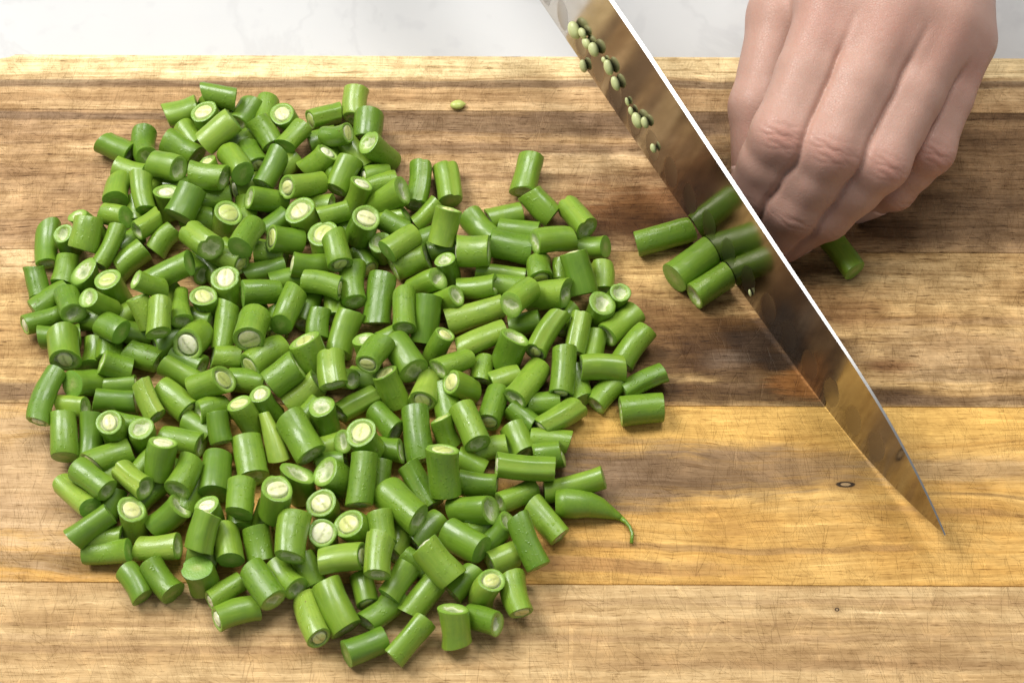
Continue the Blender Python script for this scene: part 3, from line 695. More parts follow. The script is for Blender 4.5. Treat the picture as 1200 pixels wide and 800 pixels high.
 (-71.2, -19.2, 10.2, -0.780, -0.585, -0.224, 10.8, 5.05, 'n', '', 73),
 (-76.0, -28.2, 7.1, -0.336, 0.179, 0.925, 11.0, 3.67, 's', '', 155),
 (-55.8, -19.7, 13.9, 0.130, -0.991, -0.010, 11.0, 4.55, 'h', 'g', 156),
 (-54.1, -18.0, 6.0, 0.798, -0.338, 0.499, 11.0, 3.80, 'h', '', 157),
 (-65.6, -23.1, 5.6, -0.791, -0.551, -0.265, 12.4, 4.06, 'n', '', 158),
 (-58.0, -33.1, 6.6, -0.127, 0.292, 0.948, 11.0, 4.48, 'h', '', 159),
 (-48.4, -26.0, 4.2, -0.845, -0.535, -0.009, 12.9, 4.17, 'n', 'g', 160),
 (-37.7, -22.3, 7.3, -0.357, 0.491, 0.795, 11.9, 4.19, 's', '', 161),
 (-39.2, -33.2, 5.3, 0.587, -0.779, 0.218, 11.2, 4.14, 'n', '', 162),
 (-82.2, -31.6, 6.8, -0.367, 0.235, 0.900, 11.0, 4.32, 's', '', 153),
 (-80.4, -45.9, 5.0, 0.227, -0.974, 0.009, 14.4, 4.91, 'n', '', 149),
 (-74.0, -39.5, 7.3, 0.333, -0.882, -0.333, 15.3, 3.63, 'h', 't', 163),
 (-64.8, -41.6, 10.9, 0.497, -0.868, -0.021, 15.1, 4.95, 'h', '', 164),
 (-48.9, -40.9, 6.5, -0.494, -0.440, 0.750, 11.0, 3.62, 'h', '', 146),
 (-44.3, -44.9, 13.8, -0.229, -0.016, 0.973, 11.0, 4.61, 's', '', 135),
 (-38.4, -42.9, 4.9, -0.931, 0.264, -0.253, 9.5, 3.80, 'n', '', 131),
 (-64.2, -56.0, 6.4, -0.081, 0.195, 0.977, 11.0, 4.71, 'h', '', 136),
 (-53.0, -54.8, 7.3, -0.607, 0.085, 0.790, 11.0, 4.88, 'h', '', 165),
 (-55.6, -47.2, 4.4, 0.990, 0.049, 0.134, 9.5, 3.80, 'n', '', 166),
 (-44.9, -58.2, 14.0, -0.088, -0.958, -0.274, 15.8, 4.23, 'n', '', 148),
 (-40.1, -53.3, 5.3, -0.055, -0.962, -0.268, 11.9, 3.80, 'n', '', 133),
 (-81.0, -63.7, 12.2, 0.016, -0.990, 0.141, 11.2, 4.20, 'n', '', 167),
 (-70.4, -66.1, 14.8, 0.206, 0.262, 0.943, 11.0, 5.33, 's', '', 168),
 (-56.6, -64.5, 6.0, -0.081, -0.075, 0.994, 11.0, 4.51, 's', '', 135),
 (-26.8, -21.8, 5.8, -0.209, -0.936, 0.282, 11.0, 4.40, 's', '', 91),
 (-28.9, -38.4, 6.3, 0.129, -0.966, -0.225, 17.0, 4.45, 'n', '', 169),
 (-15.6, -21.6, 6.8, -0.607, -0.120, 0.786, 11.0, 4.02, 's', '', 170),
 (-13.0, -37.8, 11.0, 0.364, -0.931, 0.034, 14.3, 4.47, 'n', '', 148),
 (-5.8, -27.8, 5.3, -0.236, -0.958, 0.160, 13.0, 4.33, 'n', '', 149),
 (-20.3, -37.3, 6.1, -0.319, 0.627, 0.711, 9.5, 3.80, 's', '', 171),
 (-20.2, -55.9, 14.3, -0.070, 0.623, 0.779, 14.6, 4.73, 's', '', 172),
 (-6.1, -42.5, 4.4, -0.979, -0.157, -0.127, 9.5, 3.80, 'n', '', 166),
 (4.2, -52.0, 10.4, -0.997, 0.069, 0.029, 17.6, 4.57, 'n', 'g', 173),
 (11.0, -45.0, 5.2, -0.975, -0.003, -0.224, 9.0, 4.31, 'n', '', 174),
 (-12.8, -48.1, 4.9, -0.874, 0.408, 0.264, 9.5, 3.80, 'n', '', 131),
 (-10.3, -55.6, 6.4, 0.993, -0.069, -0.100, 11.4, 3.94, 'n', '', 131),
 (-28.0, -55.9, 5.9, 0.501, -0.830, -0.246, 14.9, 4.22, 'n', 'g', 127),
 (1.5, -58.6, 4.6, -0.843, -0.508, 0.176, 12.5, 3.60, 'n', '', 175),
 (4.9, -19.5, 6.6, -0.459, -0.845, 0.275, 17.6, 4.20, 'n', '', 176),
 (15.9, -16.6, 8.7, -0.079, -0.964, -0.255, 15.3, 4.21, 'n', '', 100),
 (-125.3, -71.5, 9.1, -0.781, -0.617, -0.092, 13.3, 3.60, 'n', '', 142),
 (-120.6, -78.0, 5.4, -0.959, 0.080, -0.272, 14.4, 3.60, 'n', '', 177),
 (-105.6, -76.5, 5.2, -0.969, 0.059, -0.238, 12.9, 3.82, 'n', '', 134),
 (-111.5, -87.9, 3.9, 0.543, -0.837, -0.064, 10.2, 3.60, 'e', '', 178),
 (-103.4, -86.6, 5.2, 0.622, -0.766, -0.166, 11.6, 4.26, 'e', '', 179),
 (-91.6, -87.3, 6.2, -0.093, 0.154, 0.984, 11.0, 4.57, 'e', '', 180),
 (-90.8, -76.0, 14.3, 0.249, 0.867, 0.433, 11.1, 4.80, 's', 'g', 181),
 (-84.3, -77.5, 8.8, 0.268, -0.960, 0.084, 11.0, 4.14, 'e', '', 182),
 (-75.3, -76.3, 6.9, 0.187, -0.943, -0.274, 10.3, 4.46, 'n', '', 183),
 (-84.0, -90.6, 5.0, -0.742, -0.656, 0.142, 11.8, 3.60, 'n', '', 184),
 (-80.3, -98.1, 5.4, -0.870, -0.419, 0.260, 12.4, 3.90, 'n', '', 185),
 (-72.7, -90.7, 8.9, 0.557, -0.820, 0.134, 12.7, 4.40, 'n', '', 186),
 (-82.0, -66.0, 4.8, 0.031, -0.990, 0.137, 9.5, 4.22, 'n', '', 187),
 (-92.0, -79.1, 5.0, -0.947, 0.168, 0.273, 9.5, 3.80, 'n', '', 131),
 (-73.9, -64.7, 4.9, -0.250, -0.933, -0.260, 9.5, 3.80, 'n', '', 144),
 (-64.5, -77.2, 14.0, -0.055, -0.998, -0.010, 13.8, 4.79, 'n', '', 148),
 (-66.3, -87.0, 6.8, 0.587, -0.779, 0.220, 11.2, 3.94, 'h', '', 188),
 (-56.5, -73.9, 6.3, 0.074, -0.190, 0.979, 11.0, 4.63, 's', '', 135),
 (-46.0, -72.0, 7.3, -0.451, -0.043, 0.891, 11.0, 5.28, 's', '', 189),
 (-50.2, -82.8, 10.1, 0.989, 0.090, 0.118, 12.9, 4.60, 's', '', 190),
 (-38.6, -73.4, 11.4, 0.153, -0.966, -0.209, 10.0, 3.84, 'n', '', 191),
 (-38.6, -84.8, 15.8, -0.053, -0.998, -0.027, 11.6, 4.12, 'h', '', 147),
 (-34.8, -73.7, 4.1, -0.223, -0.972, -0.068, 9.3, 3.80, 'n', '', 150),
 (-60.0, -84.3, 4.9, 0.444, -0.858, -0.256, 9.5, 3.80, 'n', '', 144),
 (-43.7, -89.8, 4.2, 0.261, -0.965, 0.018, 9.8, 4.08, 'n', '', 192),
 (-33.2, -89.4, 8.9, -0.525, -0.845, -0.105, 11.0, 3.62, 'e', '', 193),
 (-58.2, -99.7, 5.8, 0.323, -0.906, 0.275, 16.3, 3.74, 'n', '', 194),
 (-51.3, -96.0, 6.5, 0.417, -0.890, -0.184, 15.5, 4.85, 'h', '', 195),
 (-42.3, -107.9, 4.3, 0.905, 0.424, -0.042, 12.3, 4.01, 'n', '', 185),
 (-26.5, -93.1, 5.3, -0.607, -0.776, -0.172, 11.7, 4.38, 'n', '', 196),
 (-29.6, -106.5, 6.1, -0.627, -0.771, -0.113, 14.6, 3.71, 'n', '', 197),
 (-16.6, -102.9, 7.0, -0.098, 0.665, 0.741, 11.0, 4.35, 'h', '', 198),
 (-21.3, -85.1, 12.9, -0.660, 0.647, 0.383, 13.5, 4.75, 's', '', 199),
 (-28.4, -82.0, 4.9, -0.845, 0.472, 0.251, 9.5, 3.80, 'n', '', 131),
 (-25.4, -70.5, 4.0, -0.639, -0.768, -0.032, 11.4, 3.80, 'n', '', 151),
 (-32.9, -65.4, 10.4, 0.656, -0.723, 0.217, 15.4, 5.32, 'h', '', 200),
 (-12.2, -65.5, 7.7, 0.820, -0.236, 0.521, 14.1, 4.67, 'h', '', 201),
 (10.4, -67.0, 3.9, 0.604, -0.797, 0.002, 13.3, 3.85, 'n', '', 202),
 (4.8, -77.0, 10.0, 0.388, -0.880, -0.275, 16.3, 3.83, 'n', '', 203),
 (-4.3, -72.1, 5.6, 0.663, 0.566, 0.490, 9.5, 3.80, 'h', '', 204),
 (-14.0, -75.6, 7.6, 0.760, -0.589, 0.274, 13.3, 4.78, 'n', '', 205),
 (-2.7, -79.9, 4.4, -0.877, -0.472, 0.093, 8.7, 3.96, 'n', '', 206),
 (-7.5, -91.6, 6.8, 0.288, 0.171, 0.942, 11.4, 4.24, 's', '', 207),
 (1.4, -92.6, 5.9, 0.219, -0.954, 0.203, 12.8, 4.70, 's', '', 208),
 (-8.4, -100.5, 6.0, 0.736, -0.448, 0.507, 11.0, 3.73, 'h', '', 209),
 (-14.3, -87.8, 4.5, -0.701, -0.697, -0.147, 9.5, 3.80, 'n', '', 210),
 (50.3, 38.6, 4.3, -0.946, -0.324, 0.000, 19.2, 4.31, 'h', 'k', 211),
 (59.1, 26.3, 5.4, -0.761, -0.648, 0.000, 16.4, 5.38, 'e', 'k', 212),
 (64.8, 18.5, 4.8, -0.800, -0.600, 0.000, 14.2, 4.79, 'h', 'k', 213),
 (109.0, 30.6, 4.5, 0.459, -0.889, 0.000, 13.6, 4.08, 'n', '', 214),
 (-109.1, -2.7, 4.3, 0.803, 0.597, 0.000, 11.0, 4.25, 'n', '', 215),
 (11.6, -39.2, 3.9, -0.996, 0.094, 0.000, 12.1, 3.87, 'n', '', 216),
 (-38.0, -95.8, 3.9, 0.717, 0.697, 0.000, 13.1, 3.93, 'n', '', 217),
 (-88.9, 47.6, 4.0, -0.019, 1.000, 0.000, 13.1, 3.98, 'n', '', 218),
 (-97.5, -58.4, 4.3, 0.304, 0.953, 0.000, 11.2, 4.31, 'n', '', 219),
 (3.2, -30.6, 4.1, -0.731, 0.683, 0.000, 10.1, 4.07, 'n', '', 151),
 (-79.9, 32.2, 4.1, -0.989, 0.150, 0.000, 10.6, 4.11, 'n', '', 74),
 (-110.3, 81.2, 4.0, -0.550, 0.835, 0.000, 10.6, 4.03, 'n', '', 31),
 (-123.6, -19.4, 3.9, 0.998, 0.062, 0.000, 10.3, 3.93, 'n', '', 74),
 (-83.9, -18.1, 4.3, -0.986, 0.166, 0.000, 11.4, 4.25, 'n', '', 220),
 (20.4, -19.4, 4.1, -0.179, 0.984, 0.000, 12.0, 4.05, 'n', '', 93),
 (-78.5, 44.7, 4.1, 0.703, 0.711, 0.000, 10.4, 4.06, 'n', '', 31),
 (-149.4, 13.1, 4.2, 0.736, 0.677, 0.000, 13.2, 4.19, 'n', '', 221),
 (-121.2, 62.0, 4.3, 0.624, 0.781, 0.000, 13.0, 4.31, 'n', '', 222),
 (2.3, 40.5, 4.1, -0.994, 0.111, 0.000, 13.0, 4.08, 'n', '', 223),
 (-104.8, 46.2, 4.1, -0.985, 0.175, 0.000, 10.9, 4.09, 'n', '', 26),
 (-20.3, -25.7, 4.3, -0.167, 0.986, 0.000, 12.7, 4.27, 'n', '', 224),
 (-123.2, -51.3, 4.0, 0.949, 0.314, 0.000, 11.4, 4.01, 'n', '', 166),
 (-102.9, -10.5, 4.2, -0.911, 0.413, 0.000, 10.3, 4.19, 'n', '', 74),
 (-8.2, -68.8, 4.0, 0.915, 0.403, 0.000, 11.7, 3.98, 'n', '', 166),
 (-123.2, 6.5, 4.0, 0.740, 0.673, 0.000, 13.9, 3.99, 'n', '', 225),
 (-98.5, 26.6, 3.9, -0.545, 0.838, 0.000, 13.0, 3.90, 'n', '', 225),
 (30.0, -21.9, 3.9, 0.654, 0.757, 0.000, 11.6, 3.92, 'n', '', 81),
 (26.1, -6.6, 3.8, 0.151, 0.989, 0.000, 13.8, 3.83, 'n', '', 93),
 (-44.9, 59.0, 4.2, 0.948, 0.317, 0.000, 14.0, 4.16, 'n', '', 223),
 (-129.7, 66.3, 4.0, -0.928, 0.372, 0.000, 11.0, 3.98, 'n', '', 226),
 (-113.0, -48.9, 4.1, 0.555, 0.832, 0.000, 11.4, 4.09, 'n', '', 151),
 (-102.3, 6.5, 3.9, -0.955, 0.296, 0.000, 12.0, 3.93, 'n', '', 227),
 (-10.2, 41.9, 4.3, -0.598, 0.802, 0.000, 11.8, 4.34, 'n', '', 222),
 (9.6, -25.7, 3.9, 0.995, 0.096, 0.000, 10.0, 3.91, 'n', '', 166),
 (-28.3, 37.7, 3.9, 0.907, 0.421, 0.000, 11.1, 3.88, 'n', '', 26),
 (-60.4, 69.3, 4.2, -0.281, 0.960, 0.000, 12.0, 4.15, 'n', '', 218),
 (-63.8, -30.6, 4.4, 0.662, 0.749, 0.000, 12.8, 4.38, 'n', '', 228),
 (-56.9, -41.7, 4.2, 0.956, 0.292, 0.000, 10.5, 4.20, 'n', '', 166),
 (2.1, -39.2, 4.3, -0.352, 0.936, 0.000, 10.3, 4.30, 'n', '', 219),
 (-46.3, -16.9, 3.9, -0.987, 0.162, 0.000, 11.5, 3.90, 'n', '', 74),
 (-122.8, -72.3, 4.1, -0.996, 0.092, 0.000, 12.5, 4.11, 'n', '', 216),
 (-2.2, -16.9, 4.0, 0.919, 0.393, 0.000, 10.1, 4.01, 'n', '', 74),
 (-97.5, -34.3, 3.8, -0.827, 0.562, 0.000, 10.2, 3.80, 'n', '', 151),
 (-73.5, 21.2, 3.8, 0.970, 0.242, 0.000, 10.2, 3.85, 'n', '', 74),
 (-119.9, -33.1, 3.8, -0.973, 0.229, 0.000, 10.1, 3.81, 'n', '', 166),
 (-1.1, 18.5, 3.9, -0.986, 0.165, 0.000, 11.3, 3.94, 'n', '', 74),
 (-85.2, 91.8, 4.1, 0.025, 1.000, 0.000, 11.4, 4.05, 'n', '', 229),
 (-128.4, -5.3, 4.3, -0.037, 0.999, 0.000, 10.4, 4.34, 'n', '', 230),
]
LABELS = [
 ('short green bean piece lying along grain, on the wood, heap edge, brown plank', 'bean pieces lying on their sides'),
 ('short green bean piece upright, pale seed showing, mid heap, brown plank', 'bean pieces showing a seed'),
 ('short slim bean piece lying along grain, hollow end facing board front, heap edge, brown plank', 'bean pieces showing a hollow end'),
 ('short slim green bean piece lying slantwise, buried lowest, heap edge, brown plank', 'bean pieces lying on their sides'),
 ('slim green bean piece lying across grain, hollow end facing board front, heap edge, brown plank', 'bean pieces showing a hollow end'),
 ('green bean piece lying slantwise, hollow end facing board front, mid heap, brown plank', 'bean pieces showing a hollow end'),
 ('short green bean piece lying along grain, hollow end facing board front, mid heap, brown plank', 'bean pieces showing a hollow end'),
 ('green bean piece lying slantwise, solid end facing away, mid heap, brown plank', 'bean pieces with solid green ends'),
 ('short slim green bean piece upright, pale seed facing board back, mid heap, brown plank', 'bean pieces showing a seed'),
 ('green bean piece lying along grain, on top, mid heap, brown plank', 'bean pieces lying on their sides'),
 ('green bean piece lying across grain, on top, mid heap, brown plank', 'bean pieces lying on their sides'),
 ('short green bean piece lying across grain, raised slightly, heap edge, brown plank', 'bean pieces lying on their sides'),
 ('slim green bean piece lying across grain, solid end facing board front, mid heap, brown plank', 'bean pieces with solid green ends'),
 ('short green bean piece upright, pale seed facing the knife, mid heap, brown plank', 'bean pieces showing a seed'),
 ('short slim green bean piece lying along grain, half buried, mid heap, brown plank', 'bean pieces lying on their sides'),
 ('short thick green bean piece lying across grain, solid end facing away, mid heap, brown plank', 'bean pieces with solid green ends'),
 ('short slim green bean piece lying along grain, raised slightly, mid heap, brown plank', 'bean pieces lying on their sides'),
 ('short slim green bean piece lying across grain, buried lowest, mid heap, brown plank', 'bean pieces lying on their sides'),
 ('short green bean piece lying across grain, on the wood, heap edge, brown plank', 'bean pieces lying on their sides'),
 ('short green bean piece upright, pale seed facing away, heap edge, brown plank', 'bean pieces showing a seed'),
 ('short slim green bean piece lying slantwise, on top, mid heap, brown plank', 'bean pieces lying on their sides'),
 ('short slim green bean piece lying slantwise, solid end facing away, mid heap, brown plank', 'bean pieces with solid green ends'),
 ('short slim green bean piece lying along grain, seam groove on top, heap edge, brown plank', 'bean pieces lying on their sides'),
 ('slim green bean piece upright, hollow end facing away, heap edge, brown plank', 'bean pieces showing a hollow end'),
 ('short slim green bean piece leaning, pale seed facing board front, mid heap, brown plank', 'bean pieces showing a seed'),
 ('slim green bean piece lying slantwise, on the wood, mid heap, brown plank', 'bean pieces lying on their sides'),
 ('short slim green bean piece lying along grain, buried lowest, mid heap, brown plank', 'bean pieces lying on their sides'),
 ('short slim green bean piece leaning, pale seed facing the knife, mid heap, brown plank', 'bean pieces showing a seed'),
 ('slim green bean piece lying slantwise, half buried, mid heap, brown plank', 'bean pieces lying on their sides'),
 ('short green bean piece lying across grain, raised slightly, mid heap, brown plank', 'bean pieces lying on their sides'),
 ('slim green bean piece lying across grain, on top, mid heap, brown plank', 'bean pieces lying on their sides'),
 ('short slim green bean piece lying slantwise, buried lowest, mid heap, brown plank', 'bean pieces lying on their sides'),
 ('green bean piece leaning, hollow end facing away, mid heap, brown plank', 'bean pieces showing a hollow end'),
 ('slim green bean piece leaning, pale seed facing away, mid heap, brown plank', 'bean pieces showing a seed'),
 ('short thick green bean piece upright, pale seed showing, mid heap, brown plank', 'bean pieces showing a seed'),
 ('slim green bean piece lying across grain, raised slightly, mid heap, brown plank', 'bean pieces lying on their sides'),
 ('short slim green bean piece lying along grain, on the wood, mid heap, brown plank', 'bean pieces lying on their sides'),
 ('short slim green bean piece lying along grain, on top, mid heap, brown plank', 'bean pieces lying on their sides'),
 ('short green bean piece upright, pale seed facing board front, mid heap, brown plank', 'bean pieces showing a seed'),
 ('green bean piece leaning, hollow end facing the knife, mid heap, brown plank', 'bean pieces showing a hollow end'),
 ('slim green bean piece lying across grain, seam groove on top, heap edge, brown plank', 'bean pieces lying on their sides'),
 ('green bean piece lying across grain, seam groove on top, heap edge, brown plank', 'bean pieces lying on their sides'),
 ('short green bean piece leaning, pale seed facing the knife, mid heap, stained plank', 'bean pieces showing a seed'),
 ('short slim green bean piece lying slantwise, on the wood, mid heap, brown plank', 'bean pieces lying on their sides'),
 ('green bean piece lying across grain, on the wood, heap edge, brown plank', 'bean pieces lying on their sides'),
 ('short green bean piece lying slantwise, hollow end facing board front, heap edge, brown plank', 'bean pieces showing a hollow end'),
 ('slim green bean piece lying across grain, on the wood, heap edge, stained plank', 'bean pieces lying on their sides'),
 ('short slim bean piece lying across grain, hollow end facing board front, heap edge, stained plank', 'bean pieces showing a hollow end'),
 ('short slim green bean piece upright, hollow cut end, heap edge, stained plank', 'bean pieces showing a hollow end'),
 ('short slim green bean piece upright, hollow end facing away, heap edge, brown plank', 'bean pieces showing a hollow end'),
 ('short green bean piece leaning, hollow end facing board front, mid heap, stained plank', 'bean pieces showing a hollow end'),
 ('slim green bean piece lying across grain, on top, mid heap, stained plank', 'bean pieces lying on their sides'),
 ('short slim green bean piece lying slantwise, seam groove on top, mid heap, brown plank', 'bean pieces lying on their sides'),
 ('short green bean piece lying slantwise, on the wood, mid heap, brown plank', 'bean pieces lying on their sides'),
 ('short green bean piece lying slantwise, on the wood, mid heap, stained plank', 'bean pieces lying on their sides'),
 ('short slim green bean piece lying across grain, on the wood, mid heap, stained plank', 'bean pieces lying on their sides'),
 ('short green bean piece upright, hollow cut end, mid heap, stained plank', 'bean pieces showing a hollow end'),
 ('green bean piece upright, pale seed showing, mid heap, stained plank', 'bean pieces showing a seed'),
 ('short slim green bean piece upright, hollow end facing away, mid heap, stained plank', 'bean pieces showing a hollow end'),
 ('short green bean piece lying across grain, raised slightly, mid heap, stained plank', 'bean pieces lying on their sides'),
 ('slim green bean piece lying slantwise, on the wood, heap edge, stained plank', 'bean pieces lying on their sides'),
 ('slim green bean piece lying along grain, half buried, heap edge, stained plank', 'bean pieces lying on their sides'),
 ('short green bean piece lying across grain, pale seed facing board front, heap edge, stained plank', 'bean pieces showing a seed'),
 ('short slim green bean piece leaning, hollow end facing away, mid heap, stained plank', 'bean pieces showing a hollow end'),
 ('slim green bean piece lying along grain, solid end facing the knife, mid heap, stained plank', 'bean pieces with solid green ends'),
 ('short green bean piece lying slantwise, seam groove on top, mid heap, stained plank', 'bean pieces lying on their sides'),
 ('short slim green bean piece lying slantwise, hollow end facing board front, mid heap, stained plank', 'bean pieces showing a hollow end'),
 ('short green bean piece upright, pale seed showing, mid heap, stained plank', 'bean pieces showing a seed'),
 ('short slim green bean piece upright, pale seed showing, mid heap, stained plank', 'bean pieces showing a seed'),
 ('short slim green bean piece leaning, hollow end facing board back, mid heap, stained plank', 'bean pieces showing a hollow end'),
 ('short slim green bean piece lying across grain, half buried, mid heap, stained plank', 'bean pieces lying on their sides'),
 ('short slim bean piece lying across grain, hollow end facing board front, mid heap, stained plank', 'bean pieces showing a hollow end'),
 ('slim green bean piece lying across grain, hollow end and pointed tip, mid heap, stained plank', 'bean pieces showing a hollow end'),
 ('short green bean piece lying slantwise, on top, mid heap, stained plank', 'bean pieces lying on their sides'),
 ('short slim green bean piece lying along grain, buried lowest, mid heap, stained plank', 'bean pieces lying on their sides'),
 ('short slim green bean piece lying along grain, half buried, mid heap, stained plank', 'bean pieces lying on their sides'),
 ('short thick green bean piece leaning, pale seed facing away, mid heap, stained plank', 'bean pieces showing a seed'),
 ('short green bean piece leaning, hollow end facing away, mid heap, stained plank', 'bean pieces showing a hollow end'),
 ('green bean piece lying along grain, hollow end facing board front, mid heap, stained plank', 'bean pieces showing a hollow end'),
 ('slim green bean piece lying across grain, on the wood, mid heap, stained plank', 'bean pieces lying on their sides'),
 ('green bean piece lying across grain, on top, mid heap, stained plank', 'bean pieces lying on their sides'),
 ('short slim green bean piece lying slantwise, buried lowest, mid heap, stained plank', 'bean pieces lying on their sides'),
 ('short slim bean piece lying along grain, pale seed facing board front, mid heap, stained plank', 'bean pieces showing a seed'),
 ('short green bean piece leaning, pale seed facing away, mid heap, stained plank', 'bean pieces showing a seed'),
 ('short thick green bean piece upright, pale seed showing, mid heap, stained plank', 'bean pieces showing a seed'),
 ('short slim green bean piece lying across grain, half buried, mid heap, brown plank', 'bean pieces lying on their sides'),
 ('short slim green bean piece upright, hollow cut end, mid heap, stained plank', 'bean pieces showing a hollow end'),
 ('slim green bean piece lying slantwise, on top, mid heap, stained plank', 'bean pieces lying on their sides'),
 ('short slim green bean piece lying along grain, pale seed facing away, mid heap, stained plank', 'bean pieces showing a seed'),
 ('short slim green bean piece lying along grain, on the wood, mid heap, stained plank', 'bean pieces lying on their sides'),
 ('slim green bean piece lying along grain, on top, mid heap, stained plank', 'bean pieces lying on their sides'),
 ('short green bean piece lying across grain, pale seed facing board front, mid heap, stained plank', 'bean pieces showing a seed'),
 ('green bean piece lying across grain, solid end facing away, mid heap, stained plank', 'bean pieces with solid green ends'),
 ('slim green bean piece lying across grain, buried lowest, mid heap, stained plank', 'bean pieces lying on their sides'),
 ('slim green bean piece lying across grain, hollow end facing board front, mid heap, stained plank', 'bean pieces showing a hollow end'),
 ('long green bean piece lying across grain, hollow end facing board front, mid heap, stained plank', 'bean pieces showing a hollow end'),
 ('short green bean piece lying along grain, hollow end facing away, mid heap, stained plank', 'bean pieces showing a hollow end'),
 ('short thick bean piece lying across grain, pale seed facing board front, mid heap, stained plank', 'bean pieces showing a seed'),
 ('short slim green bean piece lying across grain, buried lowest, mid heap, stained plank', 'bean pieces lying on their sides'),
 ('short thick green bean piece upright, pale seed facing board back, mid heap, stained plank', 'bean pieces showing a seed'),
 ('green bean piece lying across grain, raised slightly, mid heap, stained plank', 'bean pieces lying on their sides'),
 ('short slim green bean piece upright, hollow end facing board back, mid heap, stained plank', 'bean pieces showing a hollow end'),
 ('short green bean piece lying across grain, pale seed facing away, mid heap, stained plank', 'bean pieces showing a seed'),
 ('short slim green bean piece lying slantwise, half buried, mid heap, stained plank', 'bean pieces lying on their sides'),
 ('green bean piece lying across grain, hollow end facing board front, mid heap, stained plank', 'bean pieces showing a hollow end'),
 ('short slim green bean piece leaning, hollow end facing the knife, mid heap, stained plank', 'bean pieces showing a hollow end'),
 ('short green bean piece lying along grain, on top, mid heap, stained plank', 'bean pieces lying on their sides'),
 ('thick green bean piece lying along grain, on the wood, mid heap, stained plank', 'bean pieces lying on their sides'),
 ('green bean piece lying along grain, on top, mid heap, stained plank', 'bean pieces lying on their sides'),
 ('slim green bean piece lying along grain, on the wood, mid heap, stained plank', 'bean pieces lying on their sides'),
 ('slim green bean piece lying along grain, hollow end facing the knife, mid heap, stained plank', 'bean pieces showing a hollow end'),
 ('green bean piece leaning, pale seed facing board back, mid heap, stained plank', 'bean pieces showing a seed'),
 ('short green bean piece lying slantwise, hollow end facing away, mid heap, stained plank', 'bean pieces showing a hollow end'),
 ('green bean piece leaning, hollow end facing the knife, mid heap, stained plank', 'bean pieces showing a hollow end'),
 ('long slim green bean piece lying along grain, on the wood, mid heap, stained plank', 'bean pieces lying on their sides'),
 ('green bean piece lying along grain, on the wood, mid heap, stained plank', 'bean pieces lying on their sides'),
 ('short slim green bean piece upright, pale seed facing the knife, mid heap, stained plank', 'bean pieces showing a seed'),
 ('green bean piece leaning, solid end facing board front, mid heap, stained plank', 'bean pieces with solid green ends'),
 ('short green bean piece upright, hollow end facing the knife, mid heap, stained plank', 'bean pieces showing a hollow end'),
 ('green bean piece lying slantwise, seam groove on top, mid heap, stained plank', 'bean pieces lying on their sides'),
 ('slim green bean piece lying across grain, seam groove on top, mid heap, stained plank', 'bean pieces lying on their sides'),
 ('short slim green bean piece lying slantwise, raised slightly, mid heap, stained plank', 'bean pieces lying on their sides'),
 ('short slim green bean piece upright, hollow end facing the knife, mid heap, stained plank', 'bean pieces showing a hollow end'),
 ('green bean piece lying slantwise, on the wood, heap edge, stained plank', 'bean pieces lying on their sides'),
 ('green bean piece lying along grain, hollow end facing away, mid heap, stained plank', 'bean pieces showing a hollow end'),
 ('slim green bean piece lying along grain, seam groove on top, heap edge, stained plank', 'bean pieces lying on their sides'),
 ('green bean piece lying along grain, on the wood, heap edge, golden plank', 'bean pieces lying on their sides'),
 ('green bean piece lying slantwise, seam groove on top, mid heap, golden plank', 'bean pieces lying on their sides'),
 ('long slim green bean piece lying along grain, on the wood, heap edge, golden plank', 'bean pieces lying on their sides'),
 ('long slim green bean piece lying across grain, raised slightly, heap edge, golden plank', 'bean pieces lying on their sides'),
 ('short green bean piece leaning, solid end facing away, mid heap, stained plank', 'bean pieces with solid green ends'),
 ('short slim green bean piece lying along grain, half buried, mid heap, golden plank', 'bean pieces lying on their sides'),
 ('green bean piece lying across grain, solid end facing board front, heap edge, golden plank', 'bean pieces with solid green ends'),
 ('slim green bean piece lying across grain, half buried, mid heap, golden plank', 'bean pieces lying on their sides'),
 ('slim green bean piece lying along grain, on the wood, mid heap, golden plank', 'bean pieces lying on their sides'),
 ('short green bean piece upright, pale seed showing, mid heap, golden plank', 'bean pieces showing a seed'),
 ('short green bean piece upright, hollow cut end, mid heap, golden plank', 'bean pieces showing a hollow end'),
 ('slim green bean piece lying across grain, seam groove on top, mid heap, golden plank', 'bean pieces lying on their sides'),
 ('green bean piece lying slantwise, on the wood, mid heap, golden plank', 'bean pieces lying on their sides'),
 ('slim green bean piece lying slantwise, raised slightly, mid heap, golden plank', 'bean pieces lying on their sides'),
 ('short green bean piece upright, pale seed facing the knife, mid heap, golden plank', 'bean pieces showing a seed'),
 ('slim green bean piece lying slantwise, on top, mid heap, golden plank', 'bean pieces lying on their sides'),
 ('slim green bean piece lying slantwise, raised slightly, heap edge, golden plank', 'bean pieces lying on their sides'),
 ('short green bean piece lying slantwise, seam groove on top, mid heap, golden plank', 'bean pieces lying on their sides'),
 ('short slim green bean piece lying across grain, half buried, mid heap, golden plank', 'bean pieces lying on their sides'),
 ('slim green bean piece lying along grain, hollow end facing the knife, mid heap, golden plank', 'bean pieces showing a hollow end'),
 ('short slim green bean piece leaning, hollow end facing away, mid heap, golden plank', 'bean pieces showing a hollow end'),
 ('short slim bean piece lying across grain, hollow end facing board front, mid heap, golden plank', 'bean pieces showing a hollow end'),
 ('green bean piece lying across grain, on top, mid heap, golden plank', 'bean pieces lying on their sides'),
 ('green bean piece lying across grain, on the wood, mid heap, golden plank', 'bean pieces lying on their sides'),
 ('short slim green bean piece lying across grain, buried lowest, mid heap, golden plank', 'bean pieces lying on their sides'),
 ('short slim green bean piece lying slantwise, buried lowest, mid heap, golden plank', 'bean pieces lying on their sides'),
